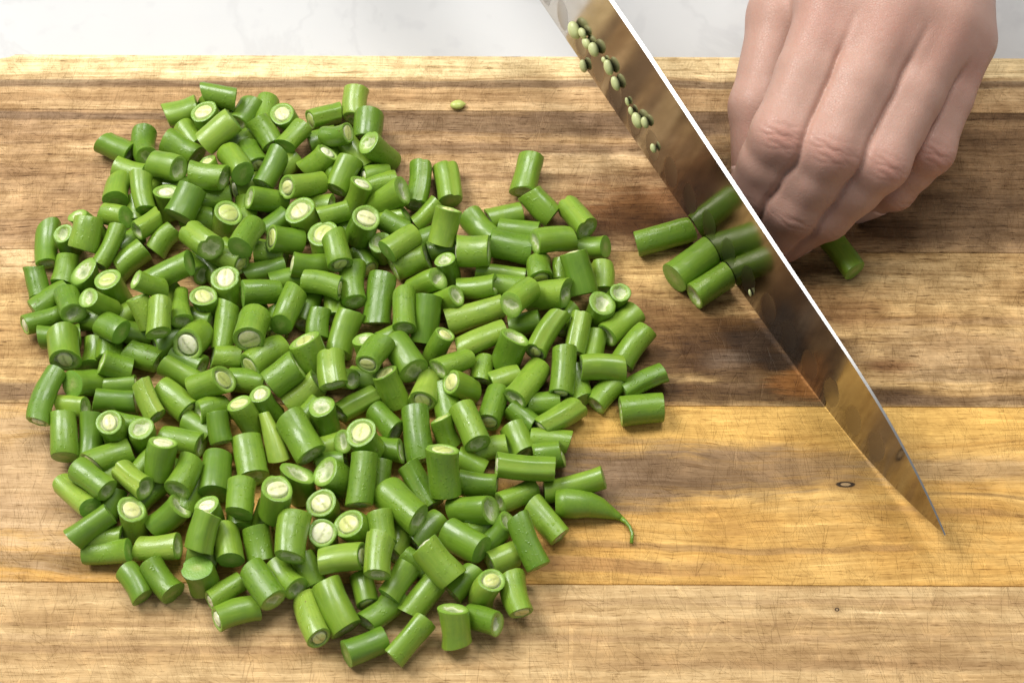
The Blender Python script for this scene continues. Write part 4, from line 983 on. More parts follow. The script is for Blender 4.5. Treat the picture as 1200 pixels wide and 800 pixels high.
 ('short green bean piece leaning, hollow end facing the knife, mid heap, golden plank', 'bean pieces showing a hollow end'),
 ('short green bean piece upright, pale seed facing board back, mid heap, golden plank', 'bean pieces showing a seed'),
 ('green bean piece lying slantwise, pale seed facing away, mid heap, stained plank', 'bean pieces showing a seed'),
 ('short slim green bean piece upright, pale seed facing board back, mid heap, golden plank', 'bean pieces showing a seed'),
 ('short green bean piece lying across grain, seam groove on top, mid heap, stained plank', 'bean pieces showing a hollow end'),
 ('short slim green bean piece leaning, hollow end facing board front, mid heap, stained plank', 'bean pieces showing a hollow end'),
 ('slim green bean piece lying slantwise, half buried, mid heap, stained plank', 'bean pieces lying on their sides'),
 ('short green bean piece upright, hollow end facing board back, mid heap, golden plank', 'bean pieces showing a hollow end'),
 ('slim green bean piece lying slantwise, seam groove on top, mid heap, golden plank', 'bean pieces lying on their sides'),
 ('slim green bean piece upright, pale seed facing board back, mid heap, stained plank', 'bean pieces showing a seed'),
 ('short slim green bean piece lying slantwise, on the wood, mid heap, golden plank', 'bean pieces lying on their sides'),
 ('slim green bean piece lying across grain, hollow end and pointed tip, mid heap, golden plank', 'bean pieces showing a hollow end'),
 ('green bean piece lying across grain, hollow end facing board front, mid heap, golden plank', 'bean pieces showing a hollow end'),
 ('short green bean piece upright, hollow end facing away, mid heap, golden plank', 'bean pieces showing a hollow end'),
 ('short slim green bean piece lying along grain, buried lowest, mid heap, golden plank', 'bean pieces lying on their sides'),
 ('short green bean piece lying across grain, on top, mid heap, golden plank', 'bean pieces lying on their sides'),
 ('short thick green bean piece upright, pale seed facing the knife, mid heap, golden plank', 'bean pieces showing a seed'),
 ('long green bean piece lying across grain, raised slightly, mid heap, golden plank', 'bean pieces lying on their sides'),
 ('short slim green bean piece upright, pale seed facing away, mid heap, stained plank', 'bean pieces showing a seed'),
 ('short slim green bean piece leaning, pale seed facing board back, mid heap, golden plank', 'bean pieces showing a seed'),
 ('green bean piece leaning, pale seed facing board back, mid heap, golden plank', 'bean pieces showing a seed'),
 ('long green bean piece lying along grain, seam groove on top, mid heap, golden plank', 'bean pieces lying on their sides'),
 ('short green bean piece lying along grain, half buried, mid heap, golden plank', 'bean pieces lying on their sides'),
 ('slim green bean piece lying slantwise, on the wood, mid heap, golden plank', 'bean pieces lying on their sides'),
 ('long slim green bean piece lying across grain, raised slightly, mid heap, stained plank', 'bean pieces lying on their sides'),
 ('slim green bean piece lying along grain, on the wood, heap edge, golden plank', 'bean pieces lying on their sides'),
 ('short slim green bean piece lying slantwise, solid end facing board front, heap edge, pale plank', 'bean pieces with solid green ends'),
 ('short green bean piece lying slantwise, solid end facing board front, heap edge, pale plank', 'bean pieces with solid green ends'),
 ('short green bean piece upright, solid green cut end, heap edge, pale plank', 'bean pieces with solid green ends'),
 ('short green bean piece leaning, seam groove on top, mid heap, golden plank', 'bean pieces showing a seed'),
 ('short slim bean piece lying across grain, solid end facing board front, mid heap, golden plank', 'bean pieces with solid green ends'),
 ('short green bean piece lying across grain, raised slightly, mid heap, golden plank', 'bean pieces lying on their sides'),
 ('short slim green bean piece lying slantwise, on the wood, heap edge, pale plank', 'bean pieces lying on their sides'),
 ('slim green bean piece lying along grain, on the wood, heap edge, pale plank', 'bean pieces lying on their sides'),
 ('green bean piece lying slantwise, raised slightly, mid heap, pale plank', 'bean pieces lying on their sides'),
 ('short green bean piece lying across grain, half buried, mid heap, golden plank', 'bean pieces lying on their sides'),
 ('short slim green bean piece lying slantwise, hollow end facing board front, mid heap, pale plank', 'bean pieces showing a hollow end'),
 ('short thick green bean piece upright, pale seed facing away, mid heap, golden plank', 'bean pieces showing a seed'),
 ('green bean piece lying along grain, pale seed facing the knife, mid heap, golden plank', 'bean pieces showing a seed'),
 ('short slim green bean piece lying across grain, on top, mid heap, golden plank', 'bean pieces lying on their sides'),
 ('short slim green bean piece lying across grain, on the wood, mid heap, pale plank', 'bean pieces lying on their sides'),
 ('short slim green bean piece lying slantwise, solid end facing away, mid heap, pale plank', 'bean pieces with solid green ends'),
 ('slim green bean piece lying across grain, on the wood, heap edge, pale plank', 'bean pieces lying on their sides'),
 ('green bean piece lying across grain, hollow end facing board front, mid heap, pale plank', 'bean pieces showing a hollow end'),
 ('short green bean piece lying slantwise, on the wood, mid heap, pale plank', 'bean pieces lying on their sides'),
 ('slim green bean piece lying slantwise, on the wood, heap edge, pale plank', 'bean pieces lying on their sides'),
 ('short green bean piece leaning, hollow end facing board back, heap edge, pale plank', 'bean pieces showing a hollow end'),
 ('green bean piece lying slantwise, pale seed facing board back, mid heap, golden plank', 'bean pieces showing a seed'),
 ('thick green bean piece lying slantwise, hollow end facing board front, mid heap, golden plank', 'bean pieces showing a hollow end'),
 ('green bean piece leaning, hollow end facing board front, mid heap, golden plank', 'bean pieces showing a hollow end'),
 ('slim green bean piece lying slantwise, on the wood, heap edge, golden plank', 'bean pieces lying on their sides'),
 ('slim green bean piece lying across grain, on top, heap edge, golden plank', 'bean pieces lying on their sides'),
 ('short slim green bean piece leaning, hollow end facing the knife, mid heap, golden plank', 'bean pieces showing a hollow end'),
 ('green bean piece lying slantwise, raised slightly, mid heap, golden plank', 'bean pieces lying on their sides'),
 ('short slim green bean piece lying along grain, on the wood, mid heap, golden plank', 'bean pieces lying on their sides'),
 ('short green bean piece upright, pale seed facing the knife, mid heap, pale plank', 'bean pieces showing a seed'),
 ('green bean piece lying across grain, pale seed facing board front, heap edge, pale plank', 'bean pieces showing a seed'),
 ('short slim green bean piece leaning, hollow end facing board front, heap edge, pale plank', 'bean pieces showing a hollow end'),
 ('short slim green bean piece lying slantwise, buried lowest, mid heap, pale plank', 'bean pieces lying on their sides'),
 ('longest of three green bean pieces touching the knife, paler yellowish green', None),
 ('green bean piece touching the knife between two others, its cut end solid green', None),
 ('green bean piece with hollow end touching the knife, beside the dark burnt stain', None),
 ('short cut green bean piece poking out from under the ring finger', None),
 ('short green bean piece lying slantwise, buried lowest, mid heap, stained plank', 'bean pieces lying on their sides'),
 ('slim green bean piece lying along grain, buried lowest, heap edge, golden plank', 'bean pieces lying on their sides'),
 ('slim green bean piece lying slantwise, buried lowest, mid heap, pale plank', 'bean pieces lying on their sides'),
 ('slim green bean piece lying across grain, buried lowest, mid heap, brown plank', 'bean pieces lying on their sides'),
 ('short green bean piece lying across grain, buried lowest, mid heap, golden plank', 'bean pieces lying on their sides'),
 ('short green bean piece lying along grain, buried lowest, mid heap, stained plank', 'bean pieces lying on their sides'),
 ('slim green bean piece lying slantwise, buried lowest, heap edge, stained plank', 'bean pieces lying on their sides'),
 ('green bean piece lying slantwise, buried lowest, mid heap, brown plank', 'bean pieces lying on their sides'),
 ('slim green bean piece lying along grain, buried lowest, mid heap, brown plank', 'bean pieces lying on their sides'),
 ('green bean piece lying across grain, buried lowest, mid heap, golden plank', 'bean pieces lying on their sides'),
 ('slim green bean piece lying slantwise, buried lowest, mid heap, stained plank', 'bean pieces lying on their sides'),
 ('short slim green bean piece lying along grain, buried lowest, heap edge, brown plank', 'bean pieces lying on their sides'),
 ('slim green bean piece lying along grain, buried lowest, mid heap, stained plank', 'bean pieces lying on their sides'),
 ('green bean piece lying slantwise, buried lowest, mid heap, golden plank', 'bean pieces lying on their sides'),
 ('short slim green bean piece lying across grain, buried lowest, heap edge, brown plank', 'bean pieces lying on their sides'),
 ('short green bean piece lying across grain, buried lowest, mid heap, stained plank', 'bean pieces lying on their sides'),
]
VIEW = Vector(cam.location)
U = Vector((0.50472736, -0.86327881, 0.0)); NL = Vector((-0.86327881, -0.50472736, 0.0))   # blade direction and its facing side
for i, (x, y, z, ax, ay, az, L, r, fc, fl, lb) in enumerate(BEANS):
    rng = random.Random(1000 + i)
    loc = Vector((x, y, z)) * MM; d = Vector((ax, ay, az)).normalized()
    fa = fc if fc != 'n' else rng.choice("hhes"); fb = rng.choice("hhe")
    gr = 0.16 if 'g' in fl else rng.choice((0.0, 0.0, 0.03, 0.08))
    v = (VIEW - loc).normalized()
    want = (v - d * v.dot(d)).normalized()
    want = Matrix.Rotation((rng.uniform(-0.7, 0.7) if 'g' in fl else rng.uniform(0.9, 5.4)), 3, d) @ want
    ydir = d.cross(want)
    R3 = Matrix((want, ydir, d)).transposed()
    cut = None
    if 'k' in fl:      # freshly sliced end lies flat against the blade
        nb = R3.transposed() @ NL
        tx, ty = -nb.x / nb.z, -nb.y / nb.z
        cut = (math.atan(math.hypot(tx, ty)), math.atan2(ty, tx))
    me, (oval, sl, sa) = bean_mesh(rng, L * MM, r * MM, fa, fb, 0.46 if 't' in fl else 0.0, gr, cut)
    o = link("bean_piece", me, [M_skin, M_hollow, M_solid])
    o.matrix_world = Matrix.Translation(loc) @ R3.to_4x4()
    lab, grp = LABELS[lb]
    tag(o, lab, "green bean", grp)
    if fa == 's':
        s = link("seed", seed_mesh(rng, r * MM * rng.uniform(0.60, 0.74), oval, sl, sa, L * MM), M_seed, o)

# stem end of a bean, curling to a thin stalk
def tube(name, path, radii, mat, n=14, parent=None, squash=1.0):
    P = [Vector(p) for p in path]; V = []; F = []
    for i, p in enumerate(P):
        t = (P[min(i + 1, len(P) - 1)] - P[max(i - 1, 0)]).normalized()
        s = t.cross(Vector((0, 0, 1))).normalized(); u = s.cross(t)
        for k in range(n):
            a = 2 * math.pi * k / n
            V.append(p + s * math.cos(a) * radii[i] + u * math.sin(a) * radii[i] * squash)
    for i in range(len(P) - 1):
        for k in range(n): F.append((i * n + k, i * n + (k + 1) % n, (i + 1) * n + (k + 1) % n, (i + 1) * n + k))
    F.append(tuple(range(n))[::-1]); F.append(tuple((len(P) - 1) * n + k for k in range(n)))
    return link(name, mesh(name, V, F), mat, parent)
STEM_PATH = [(0.01344, -0.0611, 0.0044), (0.01627, -0.06124, 0.00466), (0.01963, -0.06146, 0.00453), (0.02326, -0.06147, 0.00401), (0.02664, -0.06223, 0.00323), (0.0295, -0.06313, 0.00219), (0.03185, -0.06382, 0.00129), (0.03312, -0.06465, 0.0012), (0.03438, -0.06581, 0.0012), (0.03561, -0.06755, 0.0012), (0.03631, -0.06986, 0.0012), (0.03594, -0.07302, 0.0012)]
STEM_R = [0.0044, 0.00466, 0.00453, 0.00401, 0.00323, 0.00219, 0.00129, 0.0009, 0.00064, 0.00054, 0.00051, 0.00056]
sb = tube("bean_stem_end", STEM_PATH[:8], STEM_R[:8], M_skin)
tube("stalk", STEM_PATH[7:], STEM_R[7:], M_skin, 10, sb)
tag(sb, "tapered stem end of a green bean with a thin curled stalk", "green bean")


# seeds: one loose on the board, others stuck to the knife
def whole_seed(name, loc, R, axis, long, short, thick, label, grp=None, pointed=False):
    V = []; F = []; n = 14; m = 9
    for j in range(1, m):
        ph = math.pi * j / m
        for k in range(n):
            th = 2 * math.pi * k / n
            x = math.cos(ph); rr = math.sin(ph)
            if pointed and x > 0.55: rr *= 1 - 0.75 * (x - 0.55) / 0.45; x *= 1.18
            V.append((x * long, rr * math.cos(th) * short * (1 + 0.12 * x), rr * math.sin(th) * thick))
    a = len(V); V.append((long * (1.22 if pointed else 1), 0, 0)); b = len(V); V.append((-long, 0, 0))
    for j in range(m - 2):
        for k in range(n): F.append((j * n + k, (j + 1) * n + k, (j + 1) * n + (k + 1) % n, j * n + (k + 1) % n))
    for k in range(n):
        F.append((a, k, (k + 1) % n)); F.append((b, (m - 2) * n + (k + 1) % n, (m - 2) * n + k))
    me = mesh(name, V, F)
    o = link(name, me, M_seed_loose if pointed else M_seed_raw)
    o.matrix_world = Matrix.Translation(loc) @ axis
    return tag(o, label, "seed", grp)
whole_seed("bean_seed", Vector((-0.01908, 0.09766, 0.0014)), 0, Matrix.Rotation(math.radians(8), 4, "Z"), 0.0026, 0.0019, 0.0013, "single pale green bean seed lying alone on the bare wood", None, True)

# ------------------------------------------------------------------ knife
A0 = Vector((9.53, 127.80, 0.0)) * MM
KM = Matrix((U, NL, Vector((0, 0, 1)))).transposed().to_4x4(); KM.translation = A0
knife = bpy.data.objects.new("kitchen_knife", None); col.objects.link(knife)
knife.matrix_world = KM
tag(knife, "long steel kitchen knife with oval hollows standing edge down on the board", "knife")
EDGE = [(-25, 26.0), (0, 22.0), (26, 17.9), (75, 10.4), (115, 5.6), (142, 3.0), (166, 1.0), (178, 0.45), (188, 0.35), (198, 1.0), (210, 3.0), (220, 5.5), (228.6, 8.1), (235.2, 10.4)]
SPINE = [(-25, 72.6), (44, 62.5), (65, 58.8), (105, 50.3), (141, 42.8), (169, 37.3), (183, 34.5), (196, 31.0), (207, 27.0), (217, 22.2), (226, 17.2), (232, 13.2), (235.2, 10.7)]
def interp(tab, s):
    xs = np.array([a for a, _ in tab], float); ys = np.array([b for _, b in tab], float)
    ks = np.linspace(xs[0], xs[-1], 600); yy = np.interp(ks, xs, ys)
    k = np.ones(25) / 25; pad = np.pad(yy, 12, mode='reflect', reflect_type='odd'); yy = np.convolve(pad, k, 'valid')
    return np.interp(s, ks, yy)
ZCX = [a for a, b in EDGE]; ZCY = [b for a, b in EDGE]
M_grind_reflection = NT("knife_hollow_dark_reflection").set(color=(0.34, 0.31, 0.27), metal=1.0, rough=0.30)  # steel darkened in the ground hollows to stand in for a dark reflection
DIMP = [4.5 + 11.55 * k for k in range(18)]
def blade():
    ss = np.concatenate([np.arange(-25, 218, 0.5), np.linspace(218, 235.2, 34)]); nz = 64
    e = interp(EDGE, ss); sp = np.maximum(interp(SPINE, ss), e + 0.12)
    V = []; F = []; SPF = []; HOL = []
    def half(s, fr, z):
        th = 0.66 * min(1.0, 0.35 + 0.65 * (235.2 - s) / 110.0) * (fr ** 0.5) + 0.04
        return max(th, 0.04)
    for side in (1, -1):
        for i, s in enumerate(ss):
            for j in range(nz + 1):
                fr = j / nz; z = e[i] + (sp[i] - e[i]) * fr
                t = half(s, fr, z)
                if side > 0:
                    for c in DIMP:
                        if abs(s - c) < 5:
                            zc = float(np.interp(c, ZCX, ZCY)) + 10.0
                            q = ((s - c) / 3.9) ** 2 + ((z - zc) / 7.2) ** 2
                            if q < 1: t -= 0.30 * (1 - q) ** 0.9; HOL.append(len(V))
                V.append((s * MM, side * t * MM, z * MM))
    ns = len(ss); w = nz + 1; off = ns * w
    for i in range(ns - 1):
        for j in range(nz):
            a = i * w + j
            F.append((a, a + 1, a + w + 1, a + w)); b = off + a
            F.append((b, b + w, b + w + 1, b + 1))
        # spine and edge
        a = i * w + nz; b = off + a
        F.append((a, b, b + w, a + w)); SPF.append(len(F) - 1)
        a = i * w; b = off + a
        F.append((a, a + w, b + w, b))
    for j in range(nz):
        a = (ns - 1) * w + j; b = off + a; F.append((a, a + 1, b + 1, b))
        a = j; b = off + j; F.append((a, b, b + 1, a + 1))
    me = mesh("blade", V, F)
    for i in SPF: me.polygons[i].material_index = 1
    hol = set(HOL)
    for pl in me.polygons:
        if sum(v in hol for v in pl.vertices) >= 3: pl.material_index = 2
    bm = bmesh.new(); bm.from_mesh(me)
    bm.edges.ensure_lookup_table()
    bmesh.ops.recalc_face_normals(bm, faces=bm.faces)
    for ed in bm.edges:
        if len(ed.link_faces) == 2 and ed.calc_face_angle(0) > 0.7: ed.smooth = False
    bm.to_mesh(me); bm.free()
    return link("blade", me, [M_steel, M_spine, M_grind_reflection], knife)
blade()
# bolster and handle lie beyond the top of the picture
def kbox(name, x0, x1, y, z0, z1, mat, bev):
    bm = bmesh.new()
    bmesh.ops.create_cube(bm, size=1.0, matrix=Matrix.Translation(((x0 + x1) / 2 * MM, 0, (z0 + z1) / 2 * MM)) @ Matrix.Diagonal(((x1 - x0) * MM, 2 * y * MM, (z1 - z0) * MM, 1)))
    bmesh.ops.bevel(bm, geom=bm.edges[:], offset=bev * MM, segments=4, affect='EDGES')
    me = bpy.data.meshes.new(name); bm.to_mesh(me); bm.free()
    return link(name, me, mat, knife)
kbox("bolster", -37.0, -24.9, 6.0, 46.0, 72.8, M_steel, 3.0)
kbox("handle", -150.0, -36.9, 9.0, 46.5, 72.6, M_handle, 7.0)
KS = [
 (26.3, 32.5, 3.25, 2.73, 50),
 (30.5, 34.8, 1.95, 1.69, 20),
 (33.4, 32.5, 2.21, 1.82, 20),
 (38.2, 34.2, 2.6, 2.21, 60),
 (31.5, 19.0, 2.47, 1.69, 70),
 (43.6, 33.9, 1.17, 1.04, 40),
 (47.4, 34.2, 2.86, 1.95, 60),
 (51.9, 30.6, 2.6, 1.82, 50),
 (58.6, 27.8, 1.56, 0.91, 60),
 (61.4, 25.9, 1.69, 1.17, 60),
 (66.1, 26.4, 2.86, 2.21, 50),
 (70.0, 29.2, 2.08, 1.56, 60),
 (75.6, 21.7, 1.69, 1.3, 60),
 (133.8, 10.2, 1.3, 0.65, 60),
]
for i, (s, z, a, b, rot) in enumerate(KS):
    rg = random.Random(i)
    R3 = Matrix.Rotation(math.radians(rot), 4, 'Y')
    off = 0.66 * ((max(z - float(np.interp(s, ZCX, ZCY)), 0.5) / 41.0) ** 0.5) + 0.04 + b * 0.60
    M4 = KM @ Matrix.Translation((s * MM, off * MM, z * MM)) @ R3 @ Matrix.Rotation(math.radians(90), 4, 'X')
    whole_seed("bean_seed", M4.to_translation(), 0, M4.to_3x3().to_4x4(), a * MM, b * MM, b * 0.75 * MM,
               "small pale green bean seed stuck to the face of the steel knife", "seeds stuck to the knife")

# ------------------------------------------------------------------ hand
def v3(*a): return np.array(a, np.float32)
J = {
 'index_base': v3(102.7, 88.7, 59.0),
 'index_mid': v3(85.3, 49.0, 45.0),
 'index_end': v3(78.5, 43.1, 24.0),
 'index_tip': v3(77.4, 41.6, 7.5),
 'middle_base': v3(122.1, 85.1, 62.0),
 'middle_mid': v3(100.2, 43.5, 45.0),
 'middle_end': v3(90.4, 35.8, 24.0),
 'middle_tip': v3(83.6, 33.9, 7.5),
 'ring_base': v3(139.0, 84.6, 57.0),
 'ring_mid': v3(117.0, 42.0, 40.0),
 'ring_end': v3(102.2, 35.8, 20.0),
 'ring_tip': v3(90.4, 34.8, 7.2),
 'little_base': v3(148.5, 84.8, 47.0),
 'little_mid': v3(135.5, 53.3, 32.0),
 'little_end': v3(126.3, 48.9, 16.5),
 'little_tip': v3(117.9, 50.7, 6.6),
 'thumb_base': v3(91.8, 108.8, 34.0),
 'thumb_mid': v3(82.4, 77.9, 24.0),
 'thumb_tip': v3(81.7, 57.1, 9.0),
 'wrist': v3(142.0, 172.0, 66.0),
 'forearm': v3(180.0, 250.0, 76.0),
 'thumb_root': v3(112.0, 158.0, 48.0),
}
FING = {  # radii at base, mid proximal, middle joint, mid phalanx, end joint, tip
 'index': (10.8, 9.6, 9.6, 9.1, 8.2, 7.0), 'middle': (10.8, 9.7, 9.6, 9.3, 8.4, 7.1),
 'ring': (10.2, 9.0, 8.9, 8.6, 7.6, 6.6), 'little': (8.6, 7.5, 7.5, 6.9, 6.3, 5.6)}
def cap(p, a, b, r1, r2):
    ab = b - a; q = p - a
    t = np.clip((q @ ab) / float(ab @ ab), 0, 1)
    return np.sqrt(np.sum((q - t[:, None] * ab) ** 2, 1)) - (r1 + (r2 - r1) * t)
def smin(a, b, k):
    h = np.maximum(k - np.abs(a - b), 0) / k
    return np.minimum(a, b) - h * h * k * 0.25
def unit(v): return v / np.linalg.norm(v)
def frame(f):
    m, p, d, t = (J[f + s] for s in ('_base', '_mid', '_end', '_tip'))
    return m, p, d, t, unit(p - (m + d) / 2)
def finger(p, f):
    m, k, d, t, dors = frame(f); R = FING[f]
    h = (m + k) / 2 + dors * 0.8; g = (k + d) / 2
    x = cap(p, m, h, R[0], R[1]); x = smin(x, cap(p, h, k, R[1], R[2]), 2.0)
    y = cap(p, k, g, R[2], R[3]); y = smin(y, cap(p, g, d, R[3], R[4]), 2.0)
    z = cap(p, d, t, R[4], R[5])
    x = smin(smin(x, y, 3.0), z, 2.5)
    x = smin(x, cap(p, k + dors * 2.3, k + dors * 2.3 + unit(k - m) * 0.5, R[2] - 1.6, R[2] - 1.6), 3.0)   # knuckle
    x = smin(x, cap(p, d + unit(d - (k + t) / 2) * 0.8, d + unit(t - d), R[4] - 0.6, R[4] - 0.6), 2.0)
    return x
def hand_sdf(p):
    w, fo = J['wrist'], J['forearm']
    side = unit(np.cross(fo - w, v3(0, 0, 1)))
    palm = None
    for f, s, rb in (('index', -13, 12.5), ('middle', -4, 12.5), ('ring', 5, 12.0), ('little', 13, 11.0)):
        b = J[f + '_base']; c = w + side * s
        x = smin(cap(p, b + v3(0, 4, -1.5), c, FING[f][0] + 0.3, rb), cap(p, b + v3(1, 12, -10), c + v3(0, 0, -6), 9.0, 12.0), 8.0)
        palm = x if palm is None else smin(palm, x, 11.0)
    arm = smin(cap(p, w - side * 10, fo - side * 12, 17.5, 23.0), cap(p, w + side * 10, fo + side * 12, 17.5, 23.0), 12.0)
    palm = smin(palm, arm, 12.0)
    th = smin(cap(p, J['thumb_root'], J['thumb_base'], 15.0, 12.0), cap(p, J['thumb_base'], J['thumb_mid'], 11.5, 9.6), 4.0)
    th = smin(th, cap(p, J['thumb_mid'], J['thumb_tip'], 9.8, 8.2), 3.0)
    palm = smin(palm, cap(p, J['thumb_root'], J['index_base'] + v3(2, 10, -12), 12.0, 8.0), 8.0)
    palm = smin(palm, th, 5.0)
    fs = None
    for f in FING:
        x = finger(p, f)
        if fs is None: fs = x
        else:      # neighbouring fingers press together, a narrow crease between them
            df = prev - x
            m, k = J[f + '_base'], J[f + '_mid']
            w = np.clip(((p - m) @ unit(k - m) - 5.0) / 8.0, 0, 1)
            fs = smin(fs, x, 7.5) + 1.25 * w * np.exp(-(df / 1.3) ** 2)
        prev = x
    for a, b, u in (('index', 'middle', 0.22), ('middle', 'ring', 0.20), ('ring', 'little', 0.14)):   # webs between the finger roots
        A, B = J[a + '_base'], J[b + '_base']
        pa = A + (J[a + '_mid'] - A) * u; pb = B + (J[b + '_mid'] - B) * u
        q = (pa + pb) / 2 + v3(0, 0, 0.5); q0 = (A + B) / 2 + v3(0, 8, -1)
        palm = smin(palm, cap(p, q0, q, 10.6, 7.6), 7.0)
    return smin(palm, fs, 5.0)

def surface_nets(fn, lo, hi, h):
    n = np.ceil((np.array(hi) - np.array(lo)) / h / 4).astype(int) * 4 + 1
    c = [lo[i] + h * np.arange(n[i], dtype=np.float32) for i in range(3)]
    cc = [a[::4] for a in c]
    G = np.stack(np.meshgrid(*cc, indexing='ij'), -1).reshape(-1, 3).astype(np.float32)
    S0 = fn(G).reshape([len(a) for a in cc])
    near = np.abs(S0) < h * 4 * 1.9
    nb = near[:-1, :-1, :-1].copy()
    for dx in (0, 1):
        for dy in (0, 1):
            for dz in (0, 1):
                q = near[dx:, dy:, dz:]
                nb |= q[:nb.shape[0], :nb.shape[1], :nb.shape[2]]
    S = np.repeat(np.repeat(np.repeat(S0, 4, 0), 4, 1), 4, 2)[:n[0], :n[1], :n[2]].copy()
    mk = np.zeros(n, bool)
    m4 = np.repeat(np.repeat(np.repeat(nb, 4, 0), 4, 1), 4, 2)
    mk[:-1, :-1, :-1] = m4
    for ax in range(3):
        sh = np.roll(mk, 1, ax); mk |= sh
    idx = np.argwhere(mk)
    P = np.stack([c[i][idx[:, i]] for i in range(3)], -1)
    out = np.concatenate([fn(P[k:k + 400000]) for k in range(0, len(P), 400000)])
    S[mk] = out
    ins = S < 0
    cnt = np.zeros(np.array(n) - 1, np.int8)
    for dx in (0, 1):
        for dy in (0, 1):
            for dz in (0, 1): cnt += ins[dx:n[0] - 1 + dx, dy:n[1] - 1 + dy, dz:n[2] - 1 + dz]
    act = (cnt > 0) & (cnt < 8)
    cells = np.argwhere(act)
    vid = -np.ones(act.shape, np.int64); vid[act] = np.arange(len(cells))
    acc = np.zeros((len(cells), 3)); num = np.zeros(len(cells))
    cor = [(a, b, d) for a in (0, 1) for b in (0, 1) for d in (0, 1)]
    for a in cor:
        for ax in range(3):
            if a[ax]: continue
            b = list(a); b[ax] = 1
            sa = S[cells[:, 0] + a[0], cells[:, 1] + a[1], cells[:, 2] + a[2]]
            sb = S[cells[:, 0] + b[0], cells[:, 1] + b[1], cells[:, 2] + b[2]]
            x = (sa < 0) != (sb < 0)
            t = np.where(x, sa / np.where(x, sa - sb, 1), 0)
            pt = np.tile(np.array(a, float), (len(cells), 1)); pt[:, ax] += t
            acc[x] += pt[x]; num[x] += 1
    V = (cells + acc / num[:, None]) * h + np.array(lo)
    Q = []
    for ax in range(3):
        b, d = (ax + 1) % 3, (ax + 2) % 3
        s0 = [slice(1, n[i] - 1) for i in range(3)]; s1 = list(s0)
        s0[ax] = slice(0, n[ax] - 1); s1[ax] = slice(1, n[ax])
        A, B = ins[tuple(s0)], ins[tuple(s1)]
        e = np.argwhere(A != B); sgn = A[A != B]
        off = np.ones(3, int); off[ax] = 0
        e = e + off
        def cell(db, dd):
            k = e.copy(); k[:, b] -= db; k[:, d] -= dd
            return vid[k[:, 0], k[:, 1], k[:, 2]]
        q = np.stack([cell(1, 1), cell(0, 1), cell(0, 0), cell(1, 0)], 1)
        q[~sgn] = q[~sgn][:, ::-1]
        Q.append(q)
    return V, np.concatenate(Q)

HV, HQ = surface_nets(hand_sdf, (52, 14, -1), (205, 268, 100), 0.58)
def relax(V, Q, n=3):
    e = np.concatenate([Q[:, [0, 1]], Q[:, [1, 2]], Q[:, [2, 3]], Q[:, [3, 0]]])
    for _ in range(n):
        S = np.zeros_like(V); N = np.zeros(len(V))
        for a, b in ((0, 1), (1, 0)):
            for ax in range(3): S[:, ax] += np.bincount(e[:, a], V[e[:, b], ax], len(V))
            N += np.bincount(e[:, a], minlength=len(V))
        V = V + 0.55 * (S / N[:, None] - V)
    return V
HV = relax(HV, HQ, 8)
def hand_normals():
    e = 0.3; N = np.zeros_like(HV)
    P = HV.astype(np.float32)
    for ax in range(3):
        o = np.zeros(3, np.float32); o[ax] = e
        N[:, ax] = hand_sdf(P + o) - hand_sdf(P - o)
    return N / (np.linalg.norm(N, axis=1)[:, None] + 1e-9)
HN = hand_normals()
disp = np.zeros(len(HV)); red = np.zeros(len(HV))
nr = np.random.default_rng(3)
def wob(p, s):   # cheap smooth noise
    return np.sin(p[:, 0] * s + 1.3) * np.sin(p[:, 1] * s * 1.2 + 0.4) + 0.6 * np.sin(p[:, 2] * s * 1.5 + p[:, 0] * s * 0.7)
own = np.argmin(np.stack([finger(HV.astype(np.float32), f) for f in FING]), 0)
for fi, f in enumerate(FING):
    m, k, d, t, dors = frame(f)
    mine = own == fi
    for (c, et, tk, am, sg, rr) in ((k, unit(d - m), (-6.2, -4.3, -2.7, -1.1, 0.6, 2.2, 3.9, 5.8), (.14, .22, .30, .26, .30, .22, .17, .10), 0.55, 1.0),
                                    (d, unit(t - k), (-2.2, -0.7, 0.8), (.20, .34, .20), 0.5, 0.3)):
        en = unit(k - (m + d) / 2) if c is k else unit(d - (k + t) / 2)
        eb = np.cross(et, en)
        q = HV - c
        tt = q @ et; bb = q @ eb; nn = np.clip(HN @ en, 0, 1)
        w = mine * np.clip((nn - 0.25) / 0.4, 0, 1) * (np.abs(tt) < 12) * (q @ en > 0)
        for a, b in zip(tk, am):
            cv = (0.018 * a) * bb * bb / 6.0 + 0.55 * np.sin(bb * 0.55 + a * 2.1) + 0.25 * np.sin(bb * 1.7 + a)
            side = np.exp(-(bb / (5.0 + 1.5 * np.sin(a * 3))) ** 4)
            disp -= w * b * side * np.exp(-((tt - a - cv) / sg) ** 2)
        disp += w * 0.16 * np.exp(-(tt / 5.5) ** 2) * np.exp(-(bb / 6) ** 2)
        red = np.maximum(red, mine * rr * np.clip(nn + 0.1, 0, 1) * np.exp(-((tt - 0.8) / 6.0) ** 2 - (bb / 7.5) ** 2))
    q = HV - m
    red = np.maximum(red, 0.7 * np.exp(-(np.sum((q - dors * 9) ** 2, 1)) / 110.0))
    q = HV - t
    red = np.maximum(red, mine * 0.5 * np.exp(-(np.sum(q ** 2, 1)) / 90.0))
q = cap(HV.astype(np.float32), J['thumb_base'], J['thumb_tip'], 10, 9)
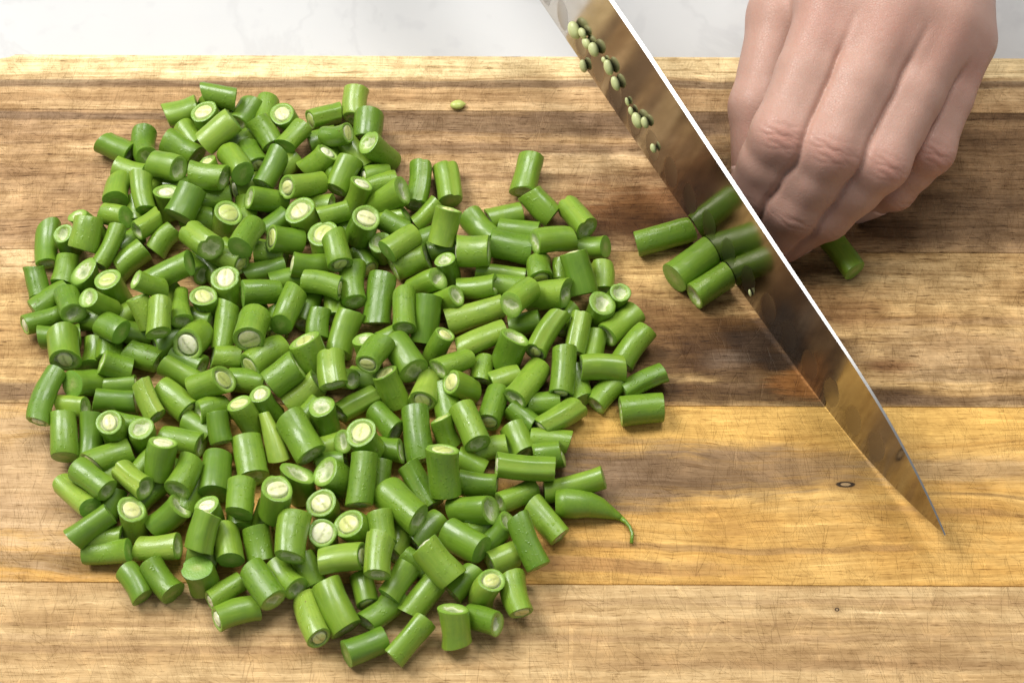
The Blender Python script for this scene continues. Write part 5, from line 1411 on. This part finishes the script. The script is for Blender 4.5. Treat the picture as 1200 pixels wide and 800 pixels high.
red = np.maximum(red, 0.50 * np.exp(-(np.maximum(q, 0) / 2.0) ** 2) * np.clip((120 - HV[:, 1]) / 30, 0, 1))
disp += 0.03 * wob(HV, 0.35)
HV2 = (HV + HN * disp[:, None]) * MM
hm = bpy.data.meshes.new("hand")
hm.vertices.add(len(HV2)); hm.vertices.foreach_set("co", HV2.astype(np.float32).ravel())
hm.loops.add(len(HQ) * 4); hm.loops.foreach_set("vertex_index", HQ.astype(np.int32).ravel())
hm.polygons.add(len(HQ)); hm.polygons.foreach_set("loop_start", np.arange(0, len(HQ) * 4, 4, dtype=np.int32))
hm.update(calc_edges=True); hm.validate()
at = hm.attributes.new("red", 'FLOAT', 'POINT'); at.data.foreach_set("value", np.clip(red, 0, 1).astype(np.float32))
hand = link("hand", hm, M_hand)
tag(hand, "left hand with curled fingers steadying the beans behind the knife", "hand")
for f in list(FING) + ['thumb']:
    if f == 'thumb':
        a, b, c = J['thumb_base'], J['thumb_mid'], J['thumb_tip']; r = 8.4; en = unit(np.cross(c - b, v3(0.2, 0.3, 1.0)))
        if en[0] > 0: en = -en
    else:
        a, b, c = J[f + '_mid'], J[f + '_end'], J[f + '_tip']; r = FING[f][5] + 0.25; en = unit(b - (a + c) / 2)
    et = unit(c - b); en = unit(en - et * float(en @ et)); eb = np.cross(et, en)
    V = []; F = []
    nu, nv = 9, 9
    for i in range(nv):
        v = i / (nv - 1)
        for j in range(nu):
            u = j / (nu - 1) * 2 - 1
            ang = u * 0.85 * (1 - 0.25 * (2 * v - 1) ** 4)
            rr = r + 0.25 - 0.5 * abs(u) ** 4
            x = c + et * (-5.5 + 11.0 * v) * 1.0 + rr * (1 - 0.10 * v * v) * (en * math.cos(ang) + eb * math.sin(ang))
            V.append(tuple(float(q) * MM for q in x))
    for i in range(nv - 1):
        for j in range(nu - 1):
            q = i * nu + j; F.append((q, q + 1, q + nu + 1, q + nu))
    nl = link("fingernail", mesh("fingernail", V, F), M_nail, hand)
    sm = nl.modifiers.new("thickness", 'SOLIDIFY'); sm.thickness = 0.0005; sm.offset = -1
